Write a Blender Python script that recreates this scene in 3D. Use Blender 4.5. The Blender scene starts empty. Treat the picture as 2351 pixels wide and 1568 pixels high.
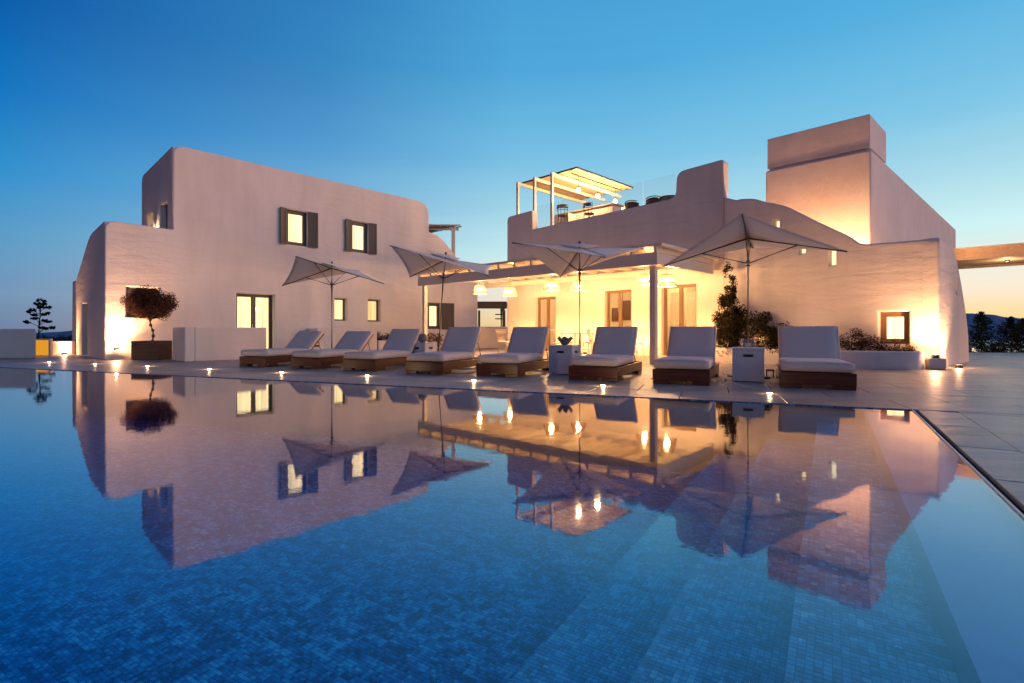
import bpy, bmesh, math, random
import numpy as np
from mathutils import Vector, Matrix, noise

random.seed(7)
S = bpy.context.scene
COL = S.collection
R = math.radians

# ------------------------------------------------------------------ camera
HC = 0.86                       # eye height above the deck
cam_d = bpy.data.cameras.new("camera")
cam = bpy.data.objects.new("camera", cam_d)
COL.objects.link(cam)
cam.location = (0, 0, HC)
cam.rotation_euler = (R(90), 0, 0)
cam_d.sensor_width = 36
cam_d.lens = 18.0
cam_d.shift_y = -27 / 2351
cam_d.clip_start = 0.05
cam_d.clip_end = 20000
S.camera = cam

# ------------------------------------------------------------------ world: dusk sky
W = bpy.data.worlds.new("World")
S.world = W
W.use_nodes = True
nt = W.node_tree
nt.nodes.clear()
def lin(c):
    return tuple(((v / 255) / 12.92 if v / 255 <= .04045 else ((v / 255 + .055) / 1.055) ** 2.4) for v in c) + (1,)
def wn(t, **k):
    n = nt.nodes.new(t)
    for a, b in k.items():
        setattr(n, a, b)
    return n
def wl(a, b):
    nt.links.new(a, b)
tc = wn('ShaderNodeTexCoord')
sep = wn('ShaderNodeSeparateXYZ')
wl(tc.outputs['Generated'], sep.inputs[0])
GLOW = R(62)                    # azimuth of the afterglow, clockwise from +Y
def wmath(op, a, b=None):
    n = wn('ShaderNodeMath', operation=op)
    for i, v in enumerate((a, b)):
        if v is None:
            continue
        if isinstance(v, (int, float)):
            n.inputs[i].default_value = v
        else:
            wl(v, n.inputs[i])
    return n.outputs[0]
hx, hy, hz = sep.outputs
hl = wmath('SQRT', wmath('ADD', wmath('ADD', wmath('MULTIPLY', hx, hx), wmath('MULTIPLY', hy, hy)), 1e-5))
dot = wmath('DIVIDE', wmath('ADD', wmath('MULTIPLY', hx, math.sin(GLOW)), wmath('MULTIPLY', hy, math.cos(GLOW))), hl)
def ramp(stops, src, interp='EASE'):
    n = wn('ShaderNodeValToRGB')
    e = n.color_ramp.elements
    n.color_ramp.interpolation = interp
    while len(e) < len(stops):
        e.new(0.5)
    for i, (p, c) in enumerate(stops):
        e[i].position = p
        e[i].color = c
    wl(src, n.inputs[0])
    return n.outputs[0]
rg = ramp([(0, lin((246, 208, 138))), (.03, lin((253, 224, 168))), (.06, lin((252, 234, 208))), (.10, lin((236, 236, 222))), (.15, lin((204, 240, 240))),
           (.22, lin((172, 217, 230))), (.32, lin((124, 194, 227))), (.45, lin((84, 172, 219))), (.65, lin((62, 148, 208))), (1, lin((26, 86, 146)))], hz, 'LINEAR')
rl = ramp([(0, lin((104, 124, 160))), (.05, lin((108, 144, 180))), (.13, lin((84, 150, 194))), (.22, lin((40, 138, 200))),
           (.32, lin((8, 112, 186))), (.42, lin((0, 88, 165))), (.6, lin((0, 80, 154))), (1, lin((20, 80, 142)))], hz, 'LINEAR')
rb = ramp([(0, lin((104, 80, 90))), (.1, lin((146, 98, 96))), (.25, lin((114, 76, 82))), (.5, lin((78, 66, 84))), (1, lin((24, 78, 136)))], hz, 'LINEAR')
f1 = ramp([(0, (0, 0, 0, 1)), (.34, (.0, .0, .0, 1)), (.57, (.42, .42, .42, 1)), (.735, (.88, .88, .88, 1)), (1, (1, 1, 1, 1))], wmath('ADD', wmath('MULTIPLY', dot, .5), .5), 'LINEAR')
f2 = ramp([(0, (1, 1, 1, 1)), (.14, (1, 1, 1, 1)), (.33, (0, 0, 0, 1)), (1, (0, 0, 0, 1))], wmath('ADD', wmath('MULTIPLY', dot, .5), .5), 'EASE')
def wmix(f, a, b):
    n = wn('ShaderNodeMix', data_type='RGBA')
    wl(f, n.inputs[0])
    wl(a, n.inputs[6])
    wl(b, n.inputs[7])
    return n.outputs[2]
# faint horizontal streaks of thin cloud low down
mp = wn('ShaderNodeMapping')
mp.inputs['Scale'].default_value = (1.4, 1.4, 16)
wl(tc.outputs['Generated'], mp.inputs[0])
nz = wn('ShaderNodeTexNoise')
nz.inputs['Scale'].default_value = 2.2
nz.inputs['Detail'].default_value = 5
wl(mp.outputs[0], nz.inputs[0])
cl = ramp([(.45, (1, 1, 1, 1)), (.75, (.94, .96, .98, 1))], nz.outputs[0], 'LINEAR')
skyc = wmix(f2, wmix(f1, rl, rg), rb)
mm = wn('ShaderNodeMix', data_type='RGBA', blend_type='MULTIPLY')
mm.inputs[0].default_value = 1
wl(skyc, mm.inputs[6])
wl(cl, mm.inputs[7])
bg = wn('ShaderNodeBackground')
bg.inputs['Strength'].default_value = 1.0
wl(mm.outputs[2], bg.inputs[0])
wo = wn('ShaderNodeOutputWorld')
wl(bg.outputs[0], wo.inputs[0])

# last warm light of the sunset, very broad and weak
sl = bpy.data.lights.new("sunset_light", 'SUN')
sl.energy = 1.5
sl.color = (1.0, .40, .22)
sl.angle = R(40)
so = bpy.data.objects.new("sunset_light", sl)
COL.objects.link(so)
az, el = R(86), R(13)
so.rotation_euler = Vector((math.sin(az) * math.cos(el), math.cos(az) * math.cos(el), math.sin(el))).to_track_quat('Z', 'Y').to_euler()

S.view_settings.view_transform = 'Standard'
S.view_settings.look = 'None'
S.view_settings.exposure = 0.08
S.view_settings.gamma = 1
S.view_settings.use_curve_mapping = False
S.render.engine = 'CYCLES'
S.cycles.use_denoising = True
S.cycles.sample_clamp_indirect = 4
S.cycles.sample_clamp_direct = 0
S.cycles.max_bounces = 8
S.cycles.diffuse_bounces = 3
S.cycles.transparent_max_bounces = 16
S.cycles.caustics_reflective = False
S.cycles.caustics_refractive = False
S.cycles.use_light_tree = True

# ------------------------------------------------------------------ materials
def new_mat(name):
    m = bpy.data.materials.new(name)
    m.use_nodes = True
    return m, m.node_tree, m.node_tree.nodes['Principled BSDF']
def mat(name, col, rough=.7, bump=0, scale=20, var=0, metal=0, detail=6, stretch=(1, 1, 1), spec=.5, bdist=.02, trans=0):
    m, t, b = new_mat(name)
    b.inputs['Base Color'].default_value = (*col, 1)
    b.inputs['Roughness'].default_value = rough
    b.inputs['Metallic'].default_value = metal
    b.inputs['Specular IOR Level'].default_value = spec
    if bump or var:
        co = t.nodes.new('ShaderNodeTexCoord')
        mp = t.nodes.new('ShaderNodeMapping')
        mp.inputs['Scale'].default_value = stretch
        t.links.new(co.outputs['Object'], mp.inputs[0])
        n = t.nodes.new('ShaderNodeTexNoise')
        n.inputs['Scale'].default_value = scale
        n.inputs['Detail'].default_value = detail
        n.inputs['Roughness'].default_value = .6
        t.links.new(mp.outputs[0], n.inputs[0])
        if bump:
            bm = t.nodes.new('ShaderNodeBump')
            bm.inputs['Strength'].default_value = bump
            bm.inputs['Distance'].default_value = bdist
            t.links.new(n.outputs[0], bm.inputs['Height'])
            t.links.new(bm.outputs[0], b.inputs['Normal'])
        if var:
            r = t.nodes.new('ShaderNodeValToRGB')
            r.color_ramp.elements[0].position = .3
            r.color_ramp.elements[1].position = .7
            r.color_ramp.elements[0].color = (*[c * (1 - var) for c in col], 1)
            r.color_ramp.elements[1].color = (*[min(1, c * (1 + var)) for c in col], 1)
            t.links.new(n.outputs[0], r.inputs[0])
            t.links.new(r.outputs[0], b.inputs['Base Color'])
    return m

def stucco(name, col, strength=.55):
    """hand trowelled lime plaster: fine grain and broad, mostly horizontal strokes"""
    m, t, b = new_mat(name)
    b.inputs['Roughness'].default_value = .88
    b.inputs['Specular IOR Level'].default_value = .2
    co = t.nodes.new('ShaderNodeTexCoord')
    def noise_(sc, stretch, det, dist=0):
        mp = t.nodes.new('ShaderNodeMapping')
        mp.inputs['Scale'].default_value = stretch
        t.links.new(co.outputs['Object'], mp.inputs[0])
        n = t.nodes.new('ShaderNodeTexNoise')
        n.inputs['Scale'].default_value = sc
        n.inputs['Detail'].default_value = det
        n.inputs['Distortion'].default_value = dist
        t.links.new(mp.outputs[0], n.inputs[0])
        return n.outputs[0]
    a = noise_(1.5, (.55, 2.6, 1), 6, .5)
    g = noise_(38, (1, 1, 1), 5)
    v = noise_(.8, (1.6, .5, 1), 8, .3)
    b1 = t.nodes.new('ShaderNodeBump')
    b1.inputs['Strength'].default_value = strength
    b1.inputs['Distance'].default_value = .09
    t.links.new(a, b1.inputs['Height'])
    tm = noise_(5.5, (.8, 2.2, 1), 6, 1.2)
    b3 = t.nodes.new('ShaderNodeBump')
    b3.inputs['Strength'].default_value = min(1, strength * 1.6)
    b3.inputs['Distance'].default_value = .014
    t.links.new(tm, b3.inputs['Height'])
    t.links.new(b1.outputs[0], b3.inputs['Normal'])
    b2 = t.nodes.new('ShaderNodeBump')
    b2.inputs['Strength'].default_value = .45
    b2.inputs['Distance'].default_value = .006
    t.links.new(g, b2.inputs['Height'])
    t.links.new(b3.outputs[0], b2.inputs['Normal'])
    st = noise_(2.6, (1.6, .12, 1), 6, .2)
    t.links.new(b2.outputs[0], b.inputs['Normal'])
    r = t.nodes.new('ShaderNodeValToRGB')
    r.color_ramp.elements[0].position = .3
    r.color_ramp.elements[1].position = .7
    r.color_ramp.elements[0].color = (*[c * w for c, w in zip(col, (.90, .885, .86))], 1)
    r.color_ramp.elements[1].color = (*col, 1)
    t.links.new(v, r.inputs[0])
    r2 = t.nodes.new('ShaderNodeValToRGB')
    r2.color_ramp.elements[0].position = .50
    r2.color_ramp.elements[1].position = .74
    r2.color_ramp.elements[0].color = (1, 1, 1, 1)
    r2.color_ramp.elements[1].color = (.955, .95, .94, 1)
    t.links.new(st, r2.inputs[0])
    mu = t.nodes.new('ShaderNodeMix')
    mu.data_type = 'RGBA'
    mu.blend_type = 'MULTIPLY'
    mu.inputs[0].default_value = 1
    t.links.new(r.outputs[0], mu.inputs[6])
    t.links.new(r2.outputs[0], mu.inputs[7])
    t.links.new(mu.outputs[2], b.inputs['Base Color'])
    return m

def emis(name, col, strength, sample='NONE', fold=0):
    m = bpy.data.materials.new(name)
    m.use_nodes = True
    t = m.node_tree
    t.nodes.clear()
    e = t.nodes.new('ShaderNodeEmission')
    e.inputs[0].default_value = (*col, 1)
    e.inputs[1].default_value = strength
    o = t.nodes.new('ShaderNodeOutputMaterial')
    t.links.new(e.outputs[0], o.inputs[0])
    if fold:
        co = t.nodes.new('ShaderNodeTexCoord')
        w = t.nodes.new('ShaderNodeTexNoise')
        mp = t.nodes.new('ShaderNodeMapping')
        mp.inputs['Scale'].default_value = (fold, .35, 1)
        t.links.new(co.outputs['Object'], mp.inputs[0])
        t.links.new(mp.outputs[0], w.inputs[0])
        w.inputs['Scale'].default_value = 1
        w.inputs['Detail'].default_value = 3
        mr = t.nodes.new('ShaderNodeMapRange')
        mr.inputs['From Min'].default_value = .3
        mr.inputs['From Max'].default_value = .7
        mr.inputs['To Min'].default_value = strength * .55
        mr.inputs['To Max'].default_value = strength * 1.1
        t.links.new(w.outputs[0], mr.inputs['Value'])
        t.links.new(mr.outputs[0], e.inputs[1])
    m.cycles.emission_sampling = sample
    return m

def bulbmat(name, col, strength):
    m = emis(name, col, strength)
    t = m.node_tree
    e = [n for n in t.nodes if n.type == 'EMISSION'][0]
    o = [n for n in t.nodes if n.type == 'OUTPUT_MATERIAL'][0]
    tr = t.nodes.new('ShaderNodeBsdfTransparent')
    a = t.nodes.new('ShaderNodeAddShader')
    t.links.new(e.outputs[0], a.inputs[0])
    t.links.new(tr.outputs[0], a.inputs[1])
    t.links.new(a.outputs[0], o.inputs[0])
    return m

def leafmat(name, col, var=.5, trans=.35):
    m = bpy.data.materials.new(name)
    m.use_nodes = True
    t = m.node_tree
    t.nodes.clear()
    co = t.nodes.new('ShaderNodeTexCoord')
    n = t.nodes.new('ShaderNodeTexNoise')
    n.inputs['Scale'].default_value = 9
    n.inputs['Detail'].default_value = 3
    t.links.new(co.outputs['Object'], n.inputs[0])
    r = t.nodes.new('ShaderNodeValToRGB')
    r.color_ramp.elements[0].position = .35
    r.color_ramp.elements[1].position = .65
    r.color_ramp.elements[0].color = (*[c * (1 - var) for c in col], 1)
    r.color_ramp.elements[1].color = (*[c * (1 + var) for c in col], 1)
    t.links.new(n.outputs[0], r.inputs[0])
    d = t.nodes.new('ShaderNodeBsdfDiffuse')
    tr = t.nodes.new('ShaderNodeBsdfTranslucent')
    mx = t.nodes.new('ShaderNodeMixShader')
    mx.inputs[0].default_value = trans
    t.links.new(r.outputs[0], d.inputs[0])
    t.links.new(r.outputs[0], tr.inputs[0])
    t.links.new(d.outputs[0], mx.inputs[1])
    t.links.new(tr.outputs[0], mx.inputs[2])
    o = t.nodes.new('ShaderNodeOutputMaterial')
    t.links.new(mx.outputs[0], o.inputs[0])
    return m

def schlick(t, f0, power=5):
    lw = t.nodes.new('ShaderNodeLayerWeight')
    lw.inputs['Blend'].default_value = .5
    p = t.nodes.new('ShaderNodeMath')
    p.operation = 'POWER'
    t.links.new(lw.outputs['Facing'], p.inputs[0])
    p.inputs[1].default_value = power
    m = t.nodes.new('ShaderNodeMath')
    m.operation = 'MULTIPLY_ADD'
    t.links.new(p.outputs[0], m.inputs[0])
    m.inputs[1].default_value = 1 - f0
    m.inputs[2].default_value = f0
    return m

def glassmat(name, tint=(1, 1, 1)):
    m = bpy.data.materials.new(name)
    m.use_nodes = True
    t = m.node_tree
    t.nodes.clear()
    tr = t.nodes.new('ShaderNodeBsdfTransparent')
    tr.inputs[0].default_value = (*tint, 1)
    g = t.nodes.new('ShaderNodeBsdfGlossy')
    g.inputs['Roughness'].default_value = .02
    fr = schlick(t, .05)
    mx = t.nodes.new('ShaderNodeMixShader')
    t.links.new(fr.outputs[0], mx.inputs[0])
    t.links.new(tr.outputs[0], mx.inputs[1])
    t.links.new(g.outputs[0], mx.inputs[2])
    o = t.nodes.new('ShaderNodeOutputMaterial')
    t.links.new(mx.outputs[0], o.inputs[0])
    return m

def cloth(name, col, trans=.4, bump=.2, scale=60):
    m = mat(name, col, .9, bump, scale, .06, spec=.1, bdist=.004)
    t = m.node_tree
    b = t.nodes['Principled BSDF']
    o = [n for n in t.nodes if n.type == 'OUTPUT_MATERIAL'][0]
    if trans:
        tr = t.nodes.new('ShaderNodeBsdfTranslucent')
        tr.inputs[0].default_value = (*col, 1)
        mx = t.nodes.new('ShaderNodeMixShader')
        mx.inputs[0].default_value = trans
        t.links.new(b.outputs[0], mx.inputs[1])
        t.links.new(tr.outputs[0], mx.inputs[2])
        t.links.new(mx.outputs[0], o.inputs[0])
    return m

def woodmat(name, c0, c1, rough=.4, scale=1.0, axis=(1.2, 22, 22)):
    m, t, b = new_mat(name)
    b.inputs['Roughness'].default_value = rough
    co = t.nodes.new('ShaderNodeTexCoord')
    mp = t.nodes.new('ShaderNodeMapping')
    mp.inputs['Scale'].default_value = axis
    t.links.new(co.outputs['Object'], mp.inputs[0])
    n = t.nodes.new('ShaderNodeTexNoise')
    n.inputs['Scale'].default_value = scale
    n.inputs['Detail'].default_value = 7
    n.inputs['Distortion'].default_value = .6
    t.links.new(mp.outputs[0], n.inputs[0])
    r = t.nodes.new('ShaderNodeValToRGB')
    r.color_ramp.elements[0].position = .3
    r.color_ramp.elements[1].position = .72
    r.color_ramp.elements[0].color = (*c0, 1)
    r.color_ramp.elements[1].color = (*c1, 1)
    t.links.new(n.outputs[0], r.inputs[0])
    t.links.new(r.outputs[0], b.inputs['Base Color'])
    bm = t.nodes.new('ShaderNodeBump')
    bm.inputs['Strength'].default_value = .25
    bm.inputs['Distance'].default_value = .004
    t.links.new(n.outputs[0], bm.inputs['Height'])
    t.links.new(bm.outputs[0], b.inputs['Normal'])
    return m

M = {}
M['stucco'] = stucco('white_plaster', (.85, .75, .69), .22)
M['stucco_smooth'] = stucco('smooth_plaster', (.85, .75, .69), .14)
M['stucco_room'] = stucco('room_plaster', (.80, .74, .62), .1)
M['joinery'] = mat('painted_joinery', (.10, .08, .068), .5, .1, 30, .1)
M['joinery_lt'] = mat('stained_joinery', (.20, .115, .055), .5, .1, 30, .1)
M['white_paint'] = mat('white_paint', (.74, .66, .58), .45, .05, 20, .03)
M['teak'] = woodmat('dark_teak', (.038, .008, .004), (.15, .036, .015), .4)
M['box_wood'] = woodmat('brown_box_wood', (.10, .04, .02), (.2, .09, .045), .55)
M['pale_wood'] = woodmat('pale_wood', (.42, .30, .18), (.6, .45, .29), .55)
M['cushion'] = cloth('cushion_cloth', (.78, .64, .58), 0, .25, 90)
M['canopy'] = cloth('parasol_cloth', (.95, .88, .81), .38, .12, 70)
M['sheer'] = cloth('sheer_curtain', (.85, .80, .70), .6, 0)
M['pole'] = mat('parasol_wood', (.12, .06, .035), .45, .1, 30, .1)
M['steel'] = mat('brushed_steel', (.42, .40, .38), .35, metal=.9)
M['black'] = mat('black_metal', (.02, .02, .022), .5)
M['cube'] = mat('painted_cube', (.66, .66, .70), .55, .08, 40, .03)
M['glass'] = glassmat('clear_glass')
M['curtain'] = emis('lit_curtain', (1.0, .74, .36), 1.95, fold=9)
M['curtain_soft'] = emis('lit_curtain_soft', (1.0, .66, .28), 1.25, fold=12)
M['curtain_hot'] = emis('lit_curtain_bright', (1.0, .74, .36), 3.0, fold=9)
M['slit'] = emis('lit_slit', (1.0, .76, .42), 1.5)
M['bulb'] = bulbmat('bulb_glow', (1.0, .72, .38), 22)
M['deck_lens'] = bulbmat('deck_lens_glow', (1.0, .74, .42), 60)
M['up_lens'] = bulbmat('uplight_glow', (1.0, .74, .42), 25)
M['yellow'] = emis('yellow_panel', (1.0, .42, .03), .72)
M['leaf'] = leafmat('olive_leaf', (.12, .058, .036))
M['leaf_green'] = leafmat('shrub_leaf', (.038, .030, .014), .7, .12)
M['leaf_red'] = leafmat('russet_leaf', (.11, .055, .03))
M['fir'] = leafmat('fir_needle', (.03, .045, .025), .4, .15)
M['bark'] = mat('bark', (.14, .095, .07), .9, .6, 14, .35, stretch=(1, 1, .3), bdist=.03)
M['agave'] = mat('dark_agave', (.012, .016, .014), .9)
M['hedge'] = leafmat('dark_hedge', (.014, .02, .016), .4, .1)
M['wicker'] = cloth('wicker', (.40, .27, .15), .16, 0)
M['wicker_dk'] = mat('dark_wicker', (.075, .045, .03), .7, .3, 60, .2)
M['hill'] = mat('haze_blue_hill', (.09, .16, .27), 1, 0, 4, .15, spec=0)  # blue of distant haze put into the base colour, no air volume
M['earth'] = mat('dry_earth', (.12, .09, .06), .95, .4, 3, .3)
M['soil'] = mat('soil', (.06, .04, .03), .95, .5, 20, .3)
M['cream_wood'] = woodmat('cream_wood', (.58, .40, .24), (.74, .56, .38), .5)
M['tile_wood'] = mat('terrace_floor', (.42, .37, .33), .6, .05, 6, .08)
M['ceram'] = mat('grey_ceramic', (.20, .19, .19), .45, .1, 20, .1)

# deck stone: large honed slabs, slightly wavy surface
def stonemat():
    m, t, b = new_mat('honed_stone')
    co = t.nodes.new('ShaderNodeTexCoord')
    oi = t.nodes.new('ShaderNodeObjectInfo')
    def nz(sc, stretch=(1, 1, 1), det=5, dist=0):
        mp = t.nodes.new('ShaderNodeMapping')
        mp.inputs['Scale'].default_value = stretch
        gm = t.nodes.new('ShaderNodeNewGeometry')
        t.links.new(gm.outputs['Position'], mp.inputs[0])
        mp.inputs['Rotation'].default_value = (0, 0, R(21))
        n = t.nodes.new('ShaderNodeTexNoise')
        n.inputs['Scale'].default_value = sc
        n.inputs['Detail'].default_value = det
        n.inputs['Distortion'].default_value = dist
        t.links.new(mp.outputs[0], n.inputs[0])
        return n.outputs[0]
    blot = nz(1.1, (.5, 1.6, 1), 6, .6)
    fine = nz(16, (1, 1, 1), 8)
    mx = t.nodes.new('ShaderNodeMath')
    mx.operation = 'ADD'
    t.links.new(blot, mx.inputs[0])
    ml = t.nodes.new('ShaderNodeMath')
    ml.operation = 'MULTIPLY'
    ml.inputs[1].default_value = .35
    t.links.new(fine, ml.inputs[0])
    t.links.new(ml.outputs[0], mx.inputs[1])
    m3 = t.nodes.new('ShaderNodeMath')
    m3.operation = 'ADD'
    t.links.new(mx.outputs[0], m3.inputs[0])
    m4 = t.nodes.new('ShaderNodeMath')
    m4.operation = 'MULTIPLY'
    m4.inputs[1].default_value = .26
    t.links.new(oi.outputs['Random'], m4.inputs[0])
    t.links.new(m4.outputs[0], m3.inputs[1])
    r = t.nodes.new('ShaderNodeValToRGB')
    r.color_ramp.elements[0].position = .5
    r.color_ramp.elements[1].position = .95
    r.color_ramp.elements[0].color = (.15, .125, .115, 1)
    r.color_ramp.elements[1].color = (.39, .325, .295, 1)
    t.links.new(m3.outputs[0], r.inputs[0])
    t.links.new(r.outputs[0], b.inputs['Base Color'])
    rr = t.nodes.new('ShaderNodeMapRange')
    rr.inputs['To Min'].default_value = .33
    rr.inputs['To Max'].default_value = .5
    t.links.new(blot, rr.inputs['Value'])
    t.links.new(rr.outputs[0], b.inputs['Roughness'])
    b1 = t.nodes.new('ShaderNodeBump')
    b1.inputs['Strength'].default_value = .5
    b1.inputs['Distance'].default_value = .03
    t.links.new(nz(2.2, (.5, 1.5, 1), 3, .5), b1.inputs['Height'])
    b2 = t.nodes.new('ShaderNodeBump')
    b2.inputs['Strength'].default_value = .3
    b2.inputs['Distance'].default_value = .004
    t.links.new(fine, b2.inputs['Height'])
    t.links.new(b1.outputs[0], b2.inputs['Normal'])
    t.links.new(b2.outputs[0], b.inputs['Normal'])
    return m
M['stone'] = stonemat()
M['joint'] = mat('dark_joint', (.03, .028, .03), .9)
M['ledge'] = mat('smooth_ledge', (.17, .31, .54), .7, .1, 6, .08)
M['trim'] = mat('pale_trim', (.62, .58, .54), .4)

TILE = .025
def mosaic(name, geo, pale=0):
    m, t, b = new_mat(name)
    b.inputs['Roughness'].default_value = .35
    co = t.nodes.new('ShaderNodeTexCoord')
    def vm(op, a, v):
        n = t.nodes.new('ShaderNodeVectorMath')
        n.operation = op
        t.links.new(a, n.inputs[0])
        if v is not None:
            n.inputs[1].default_value = v
        return n.outputs[0]
    src = co.outputs['Object']
    sc = vm('DIVIDE', vm('ADD', src, (.0003, .0003, .0061)), (TILE, TILE, TILE))
    fl = vm('FLOOR', sc, None)
    wnz = t.nodes.new('ShaderNodeTexWhiteNoise')
    t.links.new(fl, wnz.inputs[0])
    # neighbouring tiles pair up into longer pieces here and there
    sc2 = vm('FLOOR', vm('DIVIDE', sc, (3, 2, 1)), None)
    sc3 = vm('FLOOR', vm('DIVIDE', vm('ADD', sc, (1.5, 2.5, 0)), (5, 3, 1)), None)
    w3 = t.nodes.new('ShaderNodeTexWhiteNoise')
    t.links.new(sc3, w3.inputs[0])
    w2 = t.nodes.new('ShaderNodeTexWhiteNoise')
    t.links.new(sc2, w2.inputs[0])
    nz = t.nodes.new('ShaderNodeTexNoise')
    nz.inputs['Scale'].default_value = 2.6
    nz.inputs['Detail'].default_value = 4
    t.links.new(src, nz.inputs[0])
    def mt(op, a, b_):
        n = t.nodes.new('ShaderNodeMath')
        n.operation = op
        for i, v in enumerate((a, b_)):
            if isinstance(v, (int, float)):
                n.inputs[i].default_value = v
            else:
                t.links.new(v, n.inputs[i])
        return n.outputs[0]
    k = mt('ADD', mt('ADD', mt('ADD', mt('MULTIPLY', wnz.outputs[0], .40), mt('MULTIPLY', w2.outputs[0], .34)), mt('MULTIPLY', w3.outputs[0], .22)), mt('MULTIPLY', nz.outputs[0], .10))
    r = t.nodes.new('ShaderNodeValToRGB')
    e = r.color_ramp.elements
    r.color_ramp.interpolation = 'CONSTANT'
    for p, c in ((.36, (.018, .15, .34)), (.48, (.04, .28, .50)), (.61, (.11, .45, .64)), (.71, (.34, .66, .77))):
        q = e.new(p)
        q.color = (*c, 1)
    e[0].color = (.006, .05, .15, 1)
    e[-1].color = (.60, .80, .84, 1)
    e[-1].position = .84
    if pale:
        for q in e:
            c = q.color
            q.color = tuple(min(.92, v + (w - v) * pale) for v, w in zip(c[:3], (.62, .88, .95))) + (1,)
    t.links.new(k, r.inputs[0])
    if geo:
        t.links.new(r.outputs[0], b.inputs['Base Color'])
    else:
        fr = vm('FRACTION', sc, None)
        sp = t.nodes.new('ShaderNodeSeparateXYZ')
        t.links.new(fr, sp.inputs[0])
        gx = mt('LESS_THAN', sp.outputs[0], .09)
        gy = mt('LESS_THAN', sp.outputs[1], .09)
        g = mt('MAXIMUM', gx, gy)
        mx = t.nodes.new('ShaderNodeMix')
        mx.data_type = 'RGBA'
        t.links.new(g, mx.inputs[0])
        t.links.new(r.outputs[0], mx.inputs[6])
        mx.inputs[7].default_value = (.10, .24, .34, 1)
        t.links.new(mx.outputs[2], b.inputs['Base Color'])
    return m
M['mosaic'] = mosaic('blue_mosaic', False)
M['mosaic_tile'] = mosaic('blue_mosaic_tile', True)
M['mosaic_pale'] = mosaic('pale_mosaic', False, .26)  # lighter tile mix for the steps, shallow-water brightness put into the colour
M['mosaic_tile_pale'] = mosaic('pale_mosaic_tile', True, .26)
M['grout'] = mat('blue_grout', (.10, .24, .34), .9)

def watermat(name, rough=.033, bump=.022, absorb=True):
    m = bpy.data.materials.new(name)
    m.use_nodes = True
    t = m.node_tree
    t.nodes.clear()
    tr = t.nodes.new('ShaderNodeBsdfTransparent')
    tr.inputs[0].default_value = (.90, .97, 1, 1)
    g = t.nodes.new('ShaderNodeBsdfGlossy')
    g.inputs['Roughness'].default_value = rough
    g.inputs['Color'].default_value = (.96, .97, 1, 1)
    co = t.nodes.new('ShaderNodeTexCoord')
    mp = t.nodes.new('ShaderNodeMapping')
    mp.inputs['Scale'].default_value = (1, 1, 1)
    t.links.new(co.outputs['Object'], mp.inputs[0])
    n = t.nodes.new('ShaderNodeTexNoise')
    n.inputs['Scale'].default_value = 7
    n.inputs['Detail'].default_value = 3
    n.inputs['Distortion'].default_value = .4
    t.links.new(mp.outputs[0], n.inputs[0])
    bm = t.nodes.new('ShaderNodeBump')
    bm.inputs['Strength'].default_value = bump
    bm.inputs['Distance'].default_value = .02
    t.links.new(n.outputs[0], bm.inputs['Height'])
    t.links.new(bm.outputs[0], g.inputs['Normal'])
    fr = schlick(t, .035, 3.2)
    mx = t.nodes.new('ShaderNodeMixShader')
    t.links.new(fr.outputs[0], mx.inputs[0])
    t.links.new(tr.outputs[0], mx.inputs[1])
    t.links.new(g.outputs[0], mx.inputs[2])
    o = t.nodes.new('ShaderNodeOutputMaterial')
    t.links.new(mx.outputs[0], o.inputs[0])
    if absorb:
        va = t.nodes.new('ShaderNodeVolumeAbsorption')
        va.inputs['Color'].default_value = (.0, .80, .97, 1)
        va.inputs['Density'].default_value = .6
        t.links.new(va.outputs[0], o.inputs['Volume'])
    return m
M['water'] = watermat('pool_water')
def seamat():
    m, t, b = new_mat('sea_surface')
    b.inputs['Base Color'].default_value = (.01, .05, .10, 1)
    b.inputs['Roughness'].default_value = .14
    return m
M['sea'] = seamat()

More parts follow.
